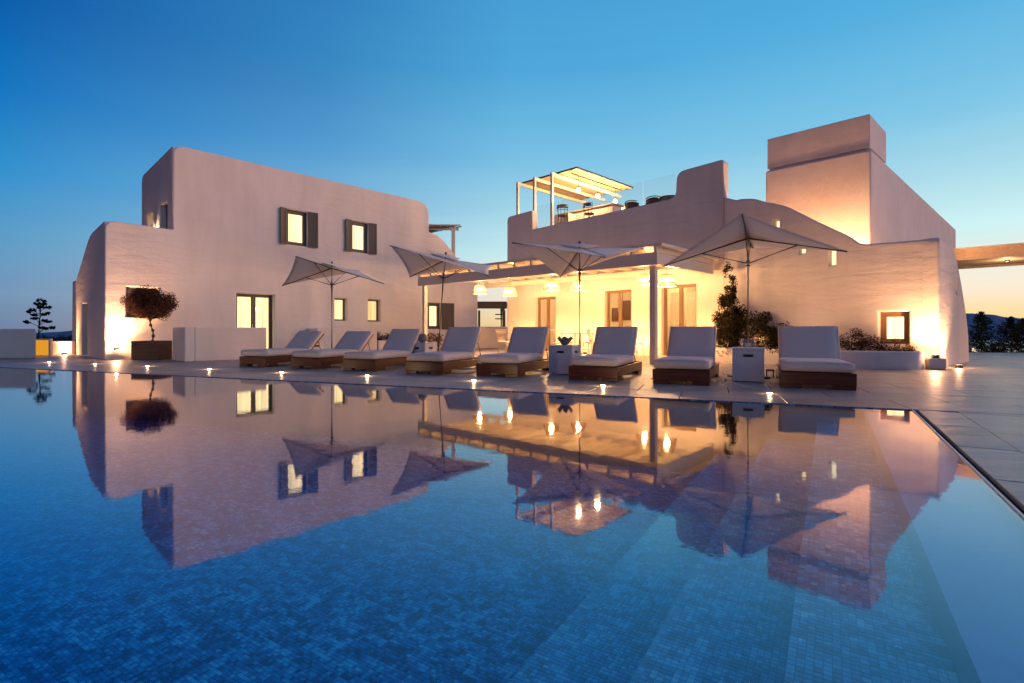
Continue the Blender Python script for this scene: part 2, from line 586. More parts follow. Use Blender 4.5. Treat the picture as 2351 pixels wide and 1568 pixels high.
# ------------------------------------------------------------------ geometry helpers
WM = {}
class MB:
    def __init__(s):
        s.v, s.f = [], []
    def add(s, vs, fs):
        k = len(s.v)
        s.v += [tuple(p) for p in vs]
        s.f += [tuple(i + k for i in f) for f in fs]
        return s
    def box(s, x0, x1, y0, y1, z0, z1, m=None):
        vs = [Vector((x, y, z)) for z in (z0, z1) for y in (y0, y1) for x in (x0, x1)]
        if m is not None:
            vs = [m @ p for p in vs]
        return s.add(vs, [(0, 2, 3, 1), (4, 5, 7, 6), (0, 1, 5, 4), (2, 6, 7, 3), (0, 4, 6, 2), (1, 3, 7, 5)])
    def tube(s, pts, r, n=8, cap=True):
        pts = [Vector(p) for p in pts]
        rs = r if isinstance(r, (list, tuple)) else [r] * len(pts)
        rings = []
        ref = None
        for i, p in enumerate(pts):
            d = (pts[min(i + 1, len(pts) - 1)] - pts[max(i - 1, 0)]).normalized()
            if ref is None or abs(ref.dot(d)) > .95:
                ref = Vector((0, 0, 1)) if abs(d.z) < .9 else Vector((1, 0, 0))
            a = d.cross(ref).normalized()
            b = d.cross(a).normalized()
            ref = b if abs(b.dot(d)) < .5 else ref
            rings.append([p + (a * math.cos(2 * math.pi * k / n) + b * math.sin(2 * math.pi * k / n)) * rs[i] for k in range(n)])
            ref = -a.cross(d) if False else ref
        vs = [q for ring in rings for q in ring]
        fs = []
        for i in range(len(rings) - 1):
            for k in range(n):
                fs.append((i * n + k, i * n + (k + 1) % n, (i + 1) * n + (k + 1) % n, (i + 1) * n + k))
        if cap:
            fs.append(tuple(range(n))[::-1])
            fs.append(tuple((len(rings) - 1) * n + k for k in range(n)))
        return s.add(vs, fs)
    def lathe(s, prof, c=(0, 0, 0), n=24):
        vs, fs = [], []
        for r, z in prof:
            for k in range(n):
                a = 2 * math.pi * k / n
                vs.append((c[0] + r * math.cos(a), c[1] + r * math.sin(a), c[2] + z))
        for i in range(len(prof) - 1):
            for k in range(n):
                fs.append((i * n + k, i * n + (k + 1) % n, (i + 1) * n + (k + 1) % n, (i + 1) * n + k))
        return s.add(vs, fs)
    def prism(s, poly, z0, z1):
        n = len(poly)
        vs = [(x, y, z0) for x, y in poly] + [(x, y, z1) for x, y in poly]
        fs = [tuple(range(n))[::-1], tuple(range(n, 2 * n))]
        fs += [(i, (i + 1) % n, n + (i + 1) % n, n + i) for i in range(n)]
        return s.add(vs, fs)
    def mesh(s, name, fix=True):
        me = bpy.data.meshes.new(name)
        me.from_pydata(s.v, [], s.f)
        if fix:
            b = bmesh.new()
            b.from_mesh(me)
            bmesh.ops.recalc_face_normals(b, faces=b.faces)
            b.to_mesh(me)
            b.free()
        me.update()
        return me

def tag(o, label=None, cat=None, group=None, kind=None):
    if label: o['label'] = label
    if cat: o['category'] = cat
    if group: o['group'] = group
    if kind: o['kind'] = kind
    return o
def attach(o, parent, mw):
    WM[o.name] = mw.copy()
    if parent is not None:
        o.parent = parent
        o.matrix_parent_inverse = Matrix()
        o.matrix_local = WM[parent.name].inverted() @ mw
    else:
        o.matrix_local = mw
def obj(name, mb, m, parent=None, mw=None, bevel=0, smooth=False, seg=2, fix=True):
    """mb holds vertices in the frame mw (world when mw is None and there is no parent,
    else the parent's own frame)"""
    me = mb.mesh(name, fix) if isinstance(mb, MB) else mb
    o = bpy.data.objects.new(name, me)
    COL.objects.link(o)
    if m is not None and not me.materials:
        me.materials.append(M[m] if isinstance(m, str) else m)
    if mw is None:
        mw = WM[parent.name] if parent is not None else Matrix()
    attach(o, parent, mw)
    if bevel:
        bv = o.modifiers.new('bevel', 'BEVEL')
        bv.width = bevel
        bv.segments = seg
        bv.limit_method = 'ANGLE'
        bv.harden_normals = False
    if smooth:
        for p in me.polygons:
            p.use_smooth = True
    return o
def empty(name, loc, rz=0, **k):
    o = bpy.data.objects.new(name, None)
    COL.objects.link(o)
    o.empty_display_size = .2
    attach(o, None, Matrix.Translation(loc) @ Matrix.Rotation(rz, 4, 'Z'))
    return tag(o, **k)
def children(o):
    return [c for c in list(COL.objects) if c.parent == o]
def copy_tree(o, parent=None, kids=None):
    if kids is None:
        kids = {}
        for c in COL.objects:
            if c.parent:
                kids.setdefault(c.parent.name, []).append(c)
    c = o.copy()
    COL.objects.link(c)
    c.parent = parent
    for ch in kids.get(o.name, []):
        copy_tree(ch, c, kids)
    return c
def place(o, loc, rz, sx=1):
    o.location = loc
    o.rotation_euler = (0, 0, rz)
    o.scale = (sx, 1, 1)
    WM[o.name] = Matrix.Translation(loc) @ Matrix.Rotation(rz, 4, 'Z') @ Matrix.Diagonal((sx, 1, 1, 1))
def light(name, kind, loc, energy, col=(1, .62, .28), size=.05, parent=None, target=None, cone=None, blend=.6):
    l = bpy.data.lights.new(name, kind)
    l.energy = energy
    l.color = col
    if kind in ('POINT', 'SPOT'):
        l.shadow_soft_size = size
    if cone:
        l.spot_size = R(cone)
        l.spot_blend = blend
    o = bpy.data.objects.new(name, l)
    COL.objects.link(o)
    m = Matrix.Translation(loc)
    if target is not None:
        m = m @ (Vector(target) - Vector(loc)).to_track_quat('-Z', 'Y').to_matrix().to_4x4()
    attach(o, parent, m)
    return o

# photograph measures -> real positions (survey of the place)
F_, CX_, HZ_ = 1176.0, 1175.5, 757.0
def ground(x, y):
    Y = F_ * HC / (y - HZ_)
    return Vector(((x - CX_) * Y / F_, Y, 0))
def at(x, y, Y):
    return Vector(((x - CX_) * Y / F_, Y, HC - (y - HZ_) * Y / F_))
class Plane:
    """vertical facade plane; local frame x = along, y = up, z = outward"""
    def __init__(s, p0, d):
        s.p0 = Vector((p0[0], p0[1], 0))
        s.d = Vector((d[0], d[1], 0)).normalized()
        s.n = Vector((s.d.y, -s.d.x, 0))
    def t(s, x):
        k = (x - CX_) / F_
        return (k * s.p0.y - s.p0.x) / (s.d.x - k * s.d.y)
    def pt(s, t, off=0, z=0):
        return s.p0 + s.d * t + s.n * off + Vector((0, 0, z))
    def z(s, x, y):
        return HC - (y - HZ_) * s.pt(s.t(x)).y / F_
    def frame(s, off=0, t=0, z=0):
        o = s.pt(t, off, z)
        return Matrix(((s.d.x, 0, s.n.x, o.x), (s.d.y, 0, s.n.y, o.y), (0, 1, 0, o.z), (0, 0, 0, 1)))
    def shifted(s, off):
        q = Plane((0, 0), (s.d.x, s.d.y))
        q.p0 = s.p0 + s.n * off
        return q

def fillet(pts, n=6):
    """pts: (x, y, radius)"""
    out = []
    N = len(pts)
    for i, (x, y, r) in enumerate(pts):
        p = Vector((x, y))
        if r <= 0:
            out.append(p)
            continue
        a = Vector(pts[i - 1][:2]) - p
        b = Vector(pts[(i + 1) % N][:2]) - p
        r1 = min(r, a.length * .48, b.length * .48)
        q0, q1 = p + a.normalized() * r1, p + b.normalized() * r1
        for k in range(n + 1):
            u = k / n
            out.append(q0 * (1 - u) ** 2 + p * 2 * u * (1 - u) + q1 * u * u)
    return out
def wall_mesh(name, outline, holes, th, bev=.03):
    cu = bpy.data.curves.new(name, 'CURVE')
    cu.dimensions = '2D'
    cu.fill_mode = 'BOTH'
    cu.extrude = th / 2 - bev
    cu.bevel_depth = bev
    cu.bevel_resolution = 2
    cu.offset = -bev
    for loop in [fillet(outline)] + [[Vector(p) for p in h] for h in holes]:
        sp = cu.splines.new('POLY')
        sp.points.add(len(loop) - 1)
        for k, p in enumerate(loop):
            sp.points[k].co = (p.x, p.y, 0, 1)
        sp.use_cyclic_u = True
    o = bpy.data.objects.new('tmp', cu)
    COL.objects.link(o)
    dg = bpy.context.evaluated_depsgraph_get()
    me = bpy.data.meshes.new_from_object(o.evaluated_get(dg))
    COL.objects.unlink(o)
    bpy.data.objects.remove(o)
    bpy.data.curves.remove(cu)
    me.name = name
    me.materials.clear()
    for p in me.polygons:
        p.use_smooth = False
    return me
def wall(name, pl, outline, holes, th, m, parent, bev=.03, off=0):
    me = wall_mesh(name, outline, holes, th, bev)
    return obj(name, me, m, parent, pl.frame(off - th / 2))
def rect(x0, x1, y0, y1):
    return [(x0, y0), (x1, y0), (x1, y1), (x0, y1)]

def leaves(mb, cen, rad, n, size, rnd, shell=.35, clumps=18, squash=1.0, drop=0):
    """leaf-sized quads gathered in clumps inside an ellipsoid"""
    cs = []
    for _ in range(clumps):
        d = Vector((rnd.gauss(0, 1), rnd.gauss(0, 1), rnd.gauss(0, 1))).normalized()
        k = rnd.uniform(.45, 1) ** .6
        cs.append((Vector((d.x * rad[0], d.y * rad[1], d.z * rad[2])) * k * .82, rnd.uniform(.7, 1.3)))
    base = Vector(cen)
    cr = (rad[0] * rad[1] * rad[2]) ** (1 / 3) * shell
    for i in range(n):
        c, s_ = cs[i % clumps]
        d = Vector((rnd.gauss(0, 1), rnd.gauss(0, 1), rnd.gauss(0, 1))).normalized() * (rnd.random() ** .45) * cr * s_
        p = base + c + d
        if drop and p.z < drop:
            continue
        a = Vector((rnd.gauss(0, 1), rnd.gauss(0, 1), rnd.gauss(0, .7))).normalized()
        b = a.cross(Vector((rnd.gauss(0, 1), rnd.gauss(0, 1), rnd.gauss(0, 1)))).normalized()
        L = size * rnd.uniform(.7, 1.35)
        w = L * .42
        mb.add([p - a * L * .5, p + b * w * .5, p + a * L * .5, p - b * w * .5], [(0, 1, 2, 3)])
    return [base + c for c, _ in cs]

# ------------------------------------------------------------------ layout constants
K = Vector((4.32, 5.52, 0))                     # far right corner of the pool
PX = Vector((.932, -.362, 0)).normalized()      # along the pool's far edge, to the right
QX = Vector((-PX.y, PX.x, 0))                   # away from the pool
RX = Vector((.527, .850, 0)).normalized()       # along the pool's right edge, away
NX = Vector((RX.y, -RX.x, 0))                   # to the right of it
FA = Plane((-11.83, 14.87), (.665, .747))       # facade of the left house
FB = Plane((3.27, 18.1), (.7021, -.7121))       # facade of the front house

# ------------------------------------------------------------------ setting: sea, land, hills
mb = MB().add([(-9000, -2000, -14), (9000, -2000, -14), (9000, 9000, -14), (-9000, 9000, -14)], [(0, 1, 2, 3)])
tag(obj('sea', mb, 'sea'), 'calm sea below the terrace reflecting the dusk sky', kind='structure')
def ridge(name, pts, depth, label, z0=-14):
    """ridge line seen against the sky: pts (x, y, z)"""
    mb = MB()
    rnd = random.Random(5)
    P = []
    for i in range(len(pts) - 1):
        a, b = Vector(pts[i]), Vector(pts[i + 1])
        for k in range(10):
            p = a.lerp(b, k / 10)
            p.z += (noise.noise(p * .012) * .10 + noise.noise(p * .05) * .04) * (p.z - z0)
            P.append(p)
    P.append(Vector(pts[-1]))
    rows = []
    for w, h in ((-1, 0), (-.6, .45), (-.25, .85), (0, 1), (.3, .8), (1, 0)):
        row = []
        for p in P:
            q = Vector((p.x, p.y, 0)).normalized() * (w * depth)
            j = noise.noise(Vector((p.x * .02, p.y * .02, w * 3))) * .18 * (0 if h in (0, 1) else 1)
            row.append((p.x + q.x, p.y + q.y, z0 + (p.z - z0) * (h + j)))
        rows.append(row)
    n = len(P)
    mb.add([p for r_ in rows for p in r_], [(i * n + k, i * n + k + 1, (i + 1) * n + k + 1, (i + 1) * n + k) for i in range(len(rows) - 1) for k in range(n - 1)])
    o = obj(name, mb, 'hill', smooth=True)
    return tag(o, label, kind='structure')
def far(x, y, Y):
    return tuple(at(x, y, Y))
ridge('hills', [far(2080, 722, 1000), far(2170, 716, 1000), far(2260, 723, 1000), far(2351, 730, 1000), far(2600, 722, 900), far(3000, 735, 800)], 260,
      'distant hills tinted haze blue across the water on the right')
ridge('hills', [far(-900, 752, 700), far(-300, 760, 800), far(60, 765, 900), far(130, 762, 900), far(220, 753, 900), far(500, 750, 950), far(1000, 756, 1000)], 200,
      'low coastline tinted haze blue on the left')
# headland the house stands on
mb = MB()
rings = [(0, -.6), (28, -.8), (40, -3), (60, -9), (90, -15)]
N = 48
vs, fs = [], []
for r_, z in rings:
    for k in range(N):
        a = 2 * math.pi * k / N
        j = noise.noise(Vector((math.cos(a) * 3, math.sin(a) * 3, r_ * .1))) * r_ * .12
        vs.append((math.cos(a) * (r_ + j) * 1.3, 14 + math.sin(a) * (r_ + j) * .75, z + (noise.noise(Vector((a * 3, r_, 0))) * .5 if r_ > 30 else 0)))
for i in range(len(rings) - 1):
    for k in range(N):
        fs.append((i * N + k, i * N + (k + 1) % N, (i + 1) * N + (k + 1) % N, (i + 1) * N + k))
# open over the pool: the innermost ring is left as a hole under the deck
hole = MB().add(vs, [f for f in fs if min(f) >= N])
tag(obj('ground', hole, 'earth', smooth=True), 'dry ground sloping away around the terrace', kind='structure')

# ------------------------------------------------------------------ pool
O = Vector((3.69, 5.32, 0))
POOL = Matrix(((NX.x, RX.x, 0, O.x), (NX.y, RX.y, 0, O.y), (0, 0, 1, 0), (0, 0, 0, 1)))
PI_ = POOL.inverted()
kl = PI_ @ K                                   # about (.43, .50)
dl = PI_.to_3x3() @ (-PX)                      # far edge direction, leftwards
slope = dl.y / dl.x
def fb(a):                                     # far edge: b as a function of a
    return kl.y + (a - kl.x) * slope
NEAR, LEFT = -9.0, -24.0
ZT = [(-.45, 0, -.20), (-.95, -.45, -.42), (-1.5, -.95, -.65)]
ZF = -.92
root = empty('pool_basin', O, 0, label='pool basin lined with blue mosaic, steps along its right side', kind='structure')
mb = MB()
mb.add([(LEFT, NEAR, ZF), (-1.5, NEAR, ZF), (-1.5, fb(-1.5), ZF), (LEFT, fb(LEFT), ZF)], [(0, 1, 2, 3)])
obj('pool_floor', mb, 'mosaic', root, POOL, fix=False)
mb = MB()
for a0, a1, z in ZT:
    mb.add([(a0, NEAR, z), (a1, NEAR, z), (a1, fb(a1), z), (a0, fb(a0), z)], [(0, 1, 2, 3)])
    z2 = {-.20: -.42, -.42: -.65, -.65: ZF}[z]
    mb.add([(a0, NEAR, z), (a0, fb(a0), z), (a0, fb(a0), z2), (a0, NEAR, z2)], [(0, 1, 2, 3)])
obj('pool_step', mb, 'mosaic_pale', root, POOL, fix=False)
mb = MB()
mb.add([(LEFT, fb(LEFT), ZF - .2), (kl.x, kl.y, ZF - .2), (kl.x, kl.y, -.004), (LEFT, fb(LEFT), -.004)], [(0, 1, 2, 3)])
mb.add([(0, NEAR, ZT[0][2]), (0, fb(0), ZT[0][2]), (0, fb(0), -.052), (0, NEAR, -.052)], [(0, 1, 2, 3)])
obj('pool_side', mb, 'mosaic', root, POOL, fix=False)
# individual mosaic pieces where they can be told apart
def tile_into(mb, i, j, z, h=.0022):
    g = TILE * .045
    x0, x1, y0, y1 = i * TILE + g, (i + 1) * TILE - g, j * TILE + g, (j + 1) * TILE - g
    c = .0012
    zz = z + h + random.Random(i * 7919 + j).uniform(-.0004, .0004)
    mb.add([(x0, y0, z), (x1, y0, z), (x1, y1, z), (x0, y1, z), (x0 + c, y0 + c, zz), (x1 - c, y0 + c, zz), (x1 - c, y1 - c, zz), (x0 + c, y1 - c, zz)],
           [(4, 5, 6, 7), (0, 1, 5, 4), (1, 2, 6, 5), (2, 3, 7, 6), (3, 0, 4, 7)])
cells = []
def visible(i, j, z, lim):
    p = POOL @ Vector(((i + .5) * TILE, (j + .5) * TILE, z))
    if p.y < .6 or p.y > lim:
        return None
    x = CX_ + F_ * p.x / p.y
    y = HZ_ + F_ * (HC - p.z) / p.y
    if x < -20 or x > 2370 or y > 1585:
        return None
    return p.y
for a0, a1, z in ZT:
    for i in range(math.ceil(a0 / TILE), int(a1 / TILE)):
        for j in range(int(-6 / TILE), 0):
            d = visible(i, j, z, 3.1)
            if d:
                cells.append((d, i, j, z))
for i in range(int(-8 / TILE), int(-1.5 / TILE)):
    for j in range(int(-7 / TILE), 0):
        d = visible(i, j, ZF, 3.5)
        if d:
            cells.append((d, i, j, ZF))
cells.sort()
for d, i, j, z in cells[:280]:
    mb = MB()
    tile_into(mb, i, j, z)
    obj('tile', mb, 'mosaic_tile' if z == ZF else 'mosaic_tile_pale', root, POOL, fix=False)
for deep in (True, False):
    mb = MB()
    for d, i, j, z in cells[280:]:
        if (z == ZF) == deep:
            tile_into(mb, i, j, z)
    o = obj('mosaic_tiles', mb, 'mosaic_tile' if deep else 'mosaic_tile_pale', root, POOL, fix=False)
    o['kind'] = 'stuff'
# shallow overflow ledge, trim and slot along the right side
mb = MB().add([(0, NEAR, -.05), (.42, NEAR, -.05), (.42, fb(.42), -.05), (0, fb(0), -.05)], [(0, 1, 2, 3)])
tag(obj('pool_ledge', mb, 'ledge', None, POOL, fix=False), 'smooth shallow ledge under the water along the right side of the pool', kind='structure')
mb = MB().box(.425, .437, NEAR, fb(.43), -.3, -.002)
tag(obj('pool_edge_trim', mb, 'trim', None, POOL), 'thin pale trim between the water and the black drain slot', kind='structure')
mb = MB().add([(.437, NEAR, -.12), (.470, NEAR, -.12), (.470, fb(.46), -.12), (.437, fb(.437), -.12)], [(0, 1, 2, 3)])
tag(obj('drain_slot', mb, 'black', None, POOL, fix=False), 'black drain slot beside the pool', kind='structure')
mb = MB().box(0, 0, 0, 0, 0, 0)
mb = MB()
poly = [(LEFT, NEAR), (.426, NEAR), (.426, fb(.426) - .002), (LEFT, fb(LEFT) - .002)]
mb.prism(poly, ZF - .1, -.010)
tag(obj('water', mb, 'water', None, POOL), 'still blue pool water mirroring the white houses', kind='structure')

# ------------------------------------------------------------------ deck of stone slabs
deck_poly = [K, K - PX * 27, Vector((-30, 18, 0)), Vector((-30, 36, 0)), Vector((9, 36, 0)), Vector((12.5, 20.2, 0)), Vector((34, 20.2, 0)),
             Vector((34, -12, 0)), K + NX * .04 - RX * 14, K + NX * .04]
mb = MB()
mb.add([(p.x, p.y, -.03) for p in deck_poly], [tuple(range(len(deck_poly)))])
n = len(deck_poly)
mb.add([(p.x, p.y, -.03) for p in deck_poly] + [(p.x, p.y, -.9) for p in deck_poly], [(i, (i + 1) % n, n + (i + 1) % n, n + i) for i in range(n)])
deck = tag(obj('deck', mb, 'joint', fix=False), 'grey stone deck around the pool', kind='structure')
def clip(poly, p, nrm):
    out = []
    for i in range(len(poly)):
        a, b = poly[i - 1], poly[i]
        da, db = (a - p).dot(nrm), (b - p).dot(nrm)
        if (da >= 0) != (db >= 0):
            out.append(a.lerp(b, da / (da - db)))
        if db >= 0:
            out.append(b)
    return out
rs = random.Random(3)
def slab_into(mb, poly, g=.004):
    c = sum(poly, Vector()) / len(poly)
    q = []
    for p in poly:
        d = p - c
        q.append(p - d.normalized() * g * 1.3)
    dz = rs.uniform(-.0012, .0012)
    n = len(q)
    top = [c + (p - c) * (1 - .004 / max(.2, (p - c).length)) for p in q]
    mb.add([(p.x, p.y, -.028) for p in q] + [(p.x, p.y, dz - .004) for p in q] + [(p.x, p.y, dz) for p in top],
           [(i, (i + 1) % n, n + (i + 1) % n, n + i) for i in range(n)] + [(n + i, n + (i + 1) % n, 2 * n + (i + 1) % n, 2 * n + i) for i in range(n)] + [tuple(range(2 * n, 3 * n))])
slabs = []
SW, SD = 1.2, .8
def quadp(o, a, b, w, d):
    return [o, o + a * w, o + a * w + b * d, o + b * d]
y_end = Vector((0, 20.15, 0))
for j in range(0, 22):
    for i in range(-22, 30):
        o_ = K + PX * ((i + (.5 if j % 2 else 0)) * SW) + QX * (j * SD + (.0 if j else 0))
        q = quadp(o_, PX, QX, SW, SD)
        q = clip(q, y_end, Vector((0, -1, 0))) if o_.x > 9 else q
        if len(q) < 3:
            continue
        c = sum(q, Vector()) / len(q)
        if c.y < 1 or c.y > 28:
            continue
        x = CX_ + F_ * c.x / c.y
        if c.x < 34:
            slabs.append((c.length, q))
# zone right of the pool: coping strip, then slabs laid along the edge
o0 = K + NX * .045
bound = K
for j in range(0, 14):
    q = [o0 - RX * (j * 1.0), o0 - RX * (j * 1.0) + NX * .34, o0 - RX * ((j + 1) * 1.0) + NX * .34, o0 - RX * ((j + 1) * 1.0)]
    q = clip(q, bound, -QX)
    if j == 0:
        a = o0 + NX * .34
    slabs.append((sum(q, Vector()).length / len(q), q))
for i in range(0, 34):
    for j in range(-16, 12):
        s0 = o0 + NX * (.34 + i * .8) - RX * (j * 1.2 + (.6 if i % 2 else 0))
        q = [s0, s0 + NX * .8, s0 + NX * .8 - RX * 1.2, s0 - RX * 1.2]
        q = clip(q, bound, -QX)
        if len(q) > 2 and q[0].y > -9:
            c = sum(q, Vector()) / len(q)
            if c.y > -1:
                slabs.append((c.length, q))
slabs = [(d, q) for d, q in slabs if len(q) > 2]
def in_view(q):
    for p in q:
        if p.y > .5 and -60 < CX_ + F_ * p.x / p.y < 2410 and HZ_ + F_ * HC / p.y < 1600:
            return 0
    return 1
slabs.sort(key=lambda s_: (in_view(s_[1]), s_[0]))
for d, q in slabs[:290]:
    mb = MB()
    slab_into(mb, q)
    obj('slab', mb, 'stone', deck, fix=False)
mb = MB()
for d, q in slabs[290:]:
    slab_into(mb, q)
o = obj('slabs', mb, 'stone', deck, fix=False)
o['kind'] = 'stuff'


mb = MB().box(8, 40, 20.21, 24.5, -1.6, -.5)
tag(obj('ground', mb, 'earth'), 'planting strip below the far edge of the terrace', kind='structure')

# ------------------------------------------------------------------ windows and doors
def frame_mb(w, h, z0, z1, t=.06, mull=0, rail=0):
    mb = MB()
    mb.box(0, t, 0, h, z0, z1).box(w - t, w, 0, h, z0, z1).box(t, w - t, h - t, h, z0, z1).box(t, w - t, 0, t, z0, z1)
    for k in range(mull):
        x = w * (k + 1) / (mull + 1)
        mb.box(x - t * .75, x + t * .75, t, h - t, z0 + .001, z1 - .001)
    if rail:
        mb.box(t, w - t, rail - .02, rail + .02, z0 + .003, z1 - .003)
    return mb
def drape(w, h, z, amp=.025, n=40, fr=7, seed=0):
    mb = MB()
    rn = random.Random(seed)
    ph = rn.random() * 6
    vs = []
    for k in range(n + 1):
        x = w * k / n
        dz = amp * (math.sin(x * fr * 6.28 / max(w, .5) + ph) + .5 * math.sin(x * 23 + ph * 2))
        vs += [(x, 0, z + dz), (x, h, z + dz * .7)]
    return mb.add(vs, [(2 * k, 2 * k + 2, 2 * k + 3, 2 * k + 1) for k in range(n)])
def lit_window(parent, pl, t0, t1, z0, z1, depth=.2, off=0, m='joinery', mull=0, ft=.07, cur='curtain', name='window', glass=True, curtain=True, rail=0, sill=True, open_leaf=False):
    """frame set back in its opening, pane and lit curtain behind it"""
    fr = pl.frame(off, t0, z0)
    w, h = t1 - t0, z1 - z0
    f = obj(name, frame_mb(w, h, -depth - .07, -depth, ft, mull, rail), m, parent, fr, bevel=.006)
    if glass:
        n = mull + 1
        for k in range(n):
            a = ft + (w - 2 * ft) * k / n
            b = ft + (w - 2 * ft) * (k + 1) / n
            obj('pane', MB().box(a + .002, b - .002, ft, h - ft, -depth - .04, -depth - .034), 'glass', f, fr)
    if curtain:
        obj('curtain', drape(w, h, -depth - .13, seed=int(t0 * 10)), cur, f, fr, fix=False)
    if name == 'door':
        obj('handle', MB().box(w / 2 - .05, w / 2 - .03, h * .42, h * .42 + .14, -depth, -depth + .035), 'steel', f, fr, bevel=.004)
    return f
def shutter(parent, pl, t0, w, z0, h, hinge, ang=8, off=0):
    """leaf swung open beside its window; hinge -1: hinged on its right edge"""
    base = pl.frame(off, t0, z0)
    piv = Matrix.Translation((0 if hinge > 0 else w, 0, .012)) @ Matrix.Rotation(R(-ang if hinge > 0 else ang), 4, 'Y') @ Matrix.Translation((0 if hinge > 0 else -w, 0, 0))
    mw = base @ piv
    s_ = obj('shutter', frame_mb(w, h, 0, .04, .05, 0, h * .5), 'joinery', parent, mw, bevel=.004)
    nb = 4
    for k in range(nb):
        a = .05 + (w - .1) * k / nb
        obj('shutter_board', MB().box(a + .003, a + (w - .1) / nb - .003, .05, h - .05, .008, .028), 'joinery', s_, mw)
    return s_

# ------------------------------------------------------------------ left house
tA, zA = FA.t, FA.z
hA = empty('white_house', FA.pt(6, 0), 0, label='white plastered two storey house on the left, curved parapet and brown shutters', cat='house')
t_up = tA(397)                         # where the upper storey starts
t_end = tA(985)
t_low = tA(1097)
def hole(pl, x0, x1, y0, y1, z0=None):
    a, b = pl.t(x0), pl.t(x1)
    c = (a + b) / 2
    zt = HC - (y0 - HZ_) * pl.pt(a).y / F_
    zb = z0 if z0 is not None else HC - (y1 - HZ_) * pl.pt(a).y / F_
    return (a, b, zb, zt)
dA = hole(FA, 543, 630, 673, 0, 0.02)
wU1 = hole(FA, 657, 706, 479, 560)
wU2 = hole(FA, 806, 846, 506, 577)
wL1 = hole(FA, 769, 797, 684, 736)
wL2 = hole(FA, 845, 874, 687, 738)
wR = hole(FA, 983, 1012, 695, 755)
wT = hole(FA, 290, 362, 658, 728)      # behind the round tree
outA = [(0, -.05, 0), (t_low, -.05, 0), (t_low, 3.85, .25), (14.15, 3.95, .3), (13.2, 4.9, .7), (12.5, 5.35, .35), (t_end, 5.4, .12), (t_end, 6.76, .9), (t_up, 6.72, .35),
        (t_up, 4.02, .05), (0, 4.07, .3)]
holesA = [rect(h[0], h[1], h[2], h[3]) for h in (dA, wU1, wU2, wL1, wL2, wR, wT)]
wall('front_wall', FA, outA, holesA, .34, 'stucco', hA, .045)
# end walls, seen foreshortened on the left
EA = Plane(FA.pt(0).xy, (-.747, .665))
EA.n = Vector((-FA.d.x, -FA.d.y, 0))
def frameE(pl, n, off=0, t=0, z=0):
    o_ = pl.p0 + pl.d * t + n * off + Vector((0, 0, z))
    return Matrix(((pl.d.x, 0, n.x, o_.x), (pl.d.y, 0, n.y, o_.y), (0, 1, 0, o_.z), (0, 0, 0, 1)))
me = wall_mesh('end_wall', [(.02, -.05, 0), (5.45, -.05, 0), (5.3, 2.6, 0), (4.6, 2.6, .1), (4.35, 2.75, .2), (2.2, 3.9, .5), (.02, 4.05, .2)],
               [rect(2.6, 3.5, .02, 1.72)], .34, .045)
obj('end_wall', me, 'stucco', hA, frameE(EA, EA.n, -.17 + .002))
obj('end_door', MB().box(2.6, 3.5, .02, 1.72, -.24, -.18), 'joinery', hA, frameE(EA, EA.n))
EU = Plane(FA.pt(t_up).xy, (-.747, .665))
me = wall_mesh('end_wall', [(.02, 3.8, 0), (3.74, 3.8, 0), (3.74, 6.45, .3), (.02, 6.70, .2)],
               [rect(.62, 1.42, 3.9, 5.02), rect(2.25, 2.95, 3.9, 4.9)], .30, .045)
obj('end_wall', me, 'stucco', hA, frameE(EU, EA.n, -.15 + .002))
obj('terrace_door', MB().box(.62, 1.42, 3.9, 5.02, -.22, -.17), 'joinery', hA, frameE(EU, EA.n))
obj('terrace_door', MB().box(2.25, 2.95, 3.9, 4.9, -.22, -.17), 'joinery_lt', hA, frameE(EU, EA.n))
# roofs and back
dp = Vector((-.747, .665, 0))
def slab_roof(name, p, a, b, z0, z1, m, parent):
    q = [p, p + a, p + a + b, p + b]
    return obj(name, MB().prism([(v.x, v.y) for v in q], z0, z1), m, parent, Matrix())
slab_roof('upper_roof', FA.pt(t_up + .2) + dp * .3, FA.d * (t_end - t_up - .4), dp * 3.3, 6.3, 6.42, 'stucco_smooth', hA)
slab_roof('back_wall', FA.pt(.2) + dp * 5.1, FA.d * 3, dp * .3, 0, 2.5, 'stucco_smooth', hA)
slab_roof('terrace_floor', FA.pt(.2) + dp * .3, FA.d * (t_up - .35), dp * 3.9, 3.55, 3.7, 'tile_wood', hA)
slab_roof('terrace_floor', FA.pt(t_end + .2) + dp * .3, FA.d * (t_low - t_end - .3), dp * 7, 3.4, 3.5, 'tile_wood', hA)
slab_roof('back_wall', FA.pt(t_up + .31) + dp * 3.44, FA.d * (t_end - t_up - .3), dp * .28, 3.5, 6.42, 'stucco_smooth', hA)
slab_roof('side_wall', FA.pt(t_end - .3) + dp * .3, FA.d * .298, dp * 3.13, 3.5, 6.29, 'stucco_smooth', hA)
slab_roof('side_wall', FA.pt(t_low - .3) + dp * .3, FA.d * .298, dp * 7.4, 0, 3.4, 'stucco_smooth', hA)
lit_window(hA, FA, *dA, depth=.22, mull=1, ft=.1, name='door', cur='curtain')
lit_window(hA, FA, *wU1, depth=.12, mull=0, ft=.13)
lit_window(hA, FA, *wU2, depth=.12, mull=0, ft=.14)
lit_window(hA, FA, *wL1, depth=.2, ft=.06, cur='curtain')
lit_window(hA, FA, *wL2, depth=.2, ft=.06, cur='curtain_soft')
lit_window(hA, FA, *wR, depth=.1, ft=.14)
f = lit_window(hA, FA, *wT, depth=.2, ft=.08, curtain=False)
obj('closed_shutter', MB().box(.08, wT[1] - wT[0] - .08, .08, wT[3] - wT[2] - .08, -.3, -.26), 'joinery', f, FA.frame(0, wT[0], wT[2]))
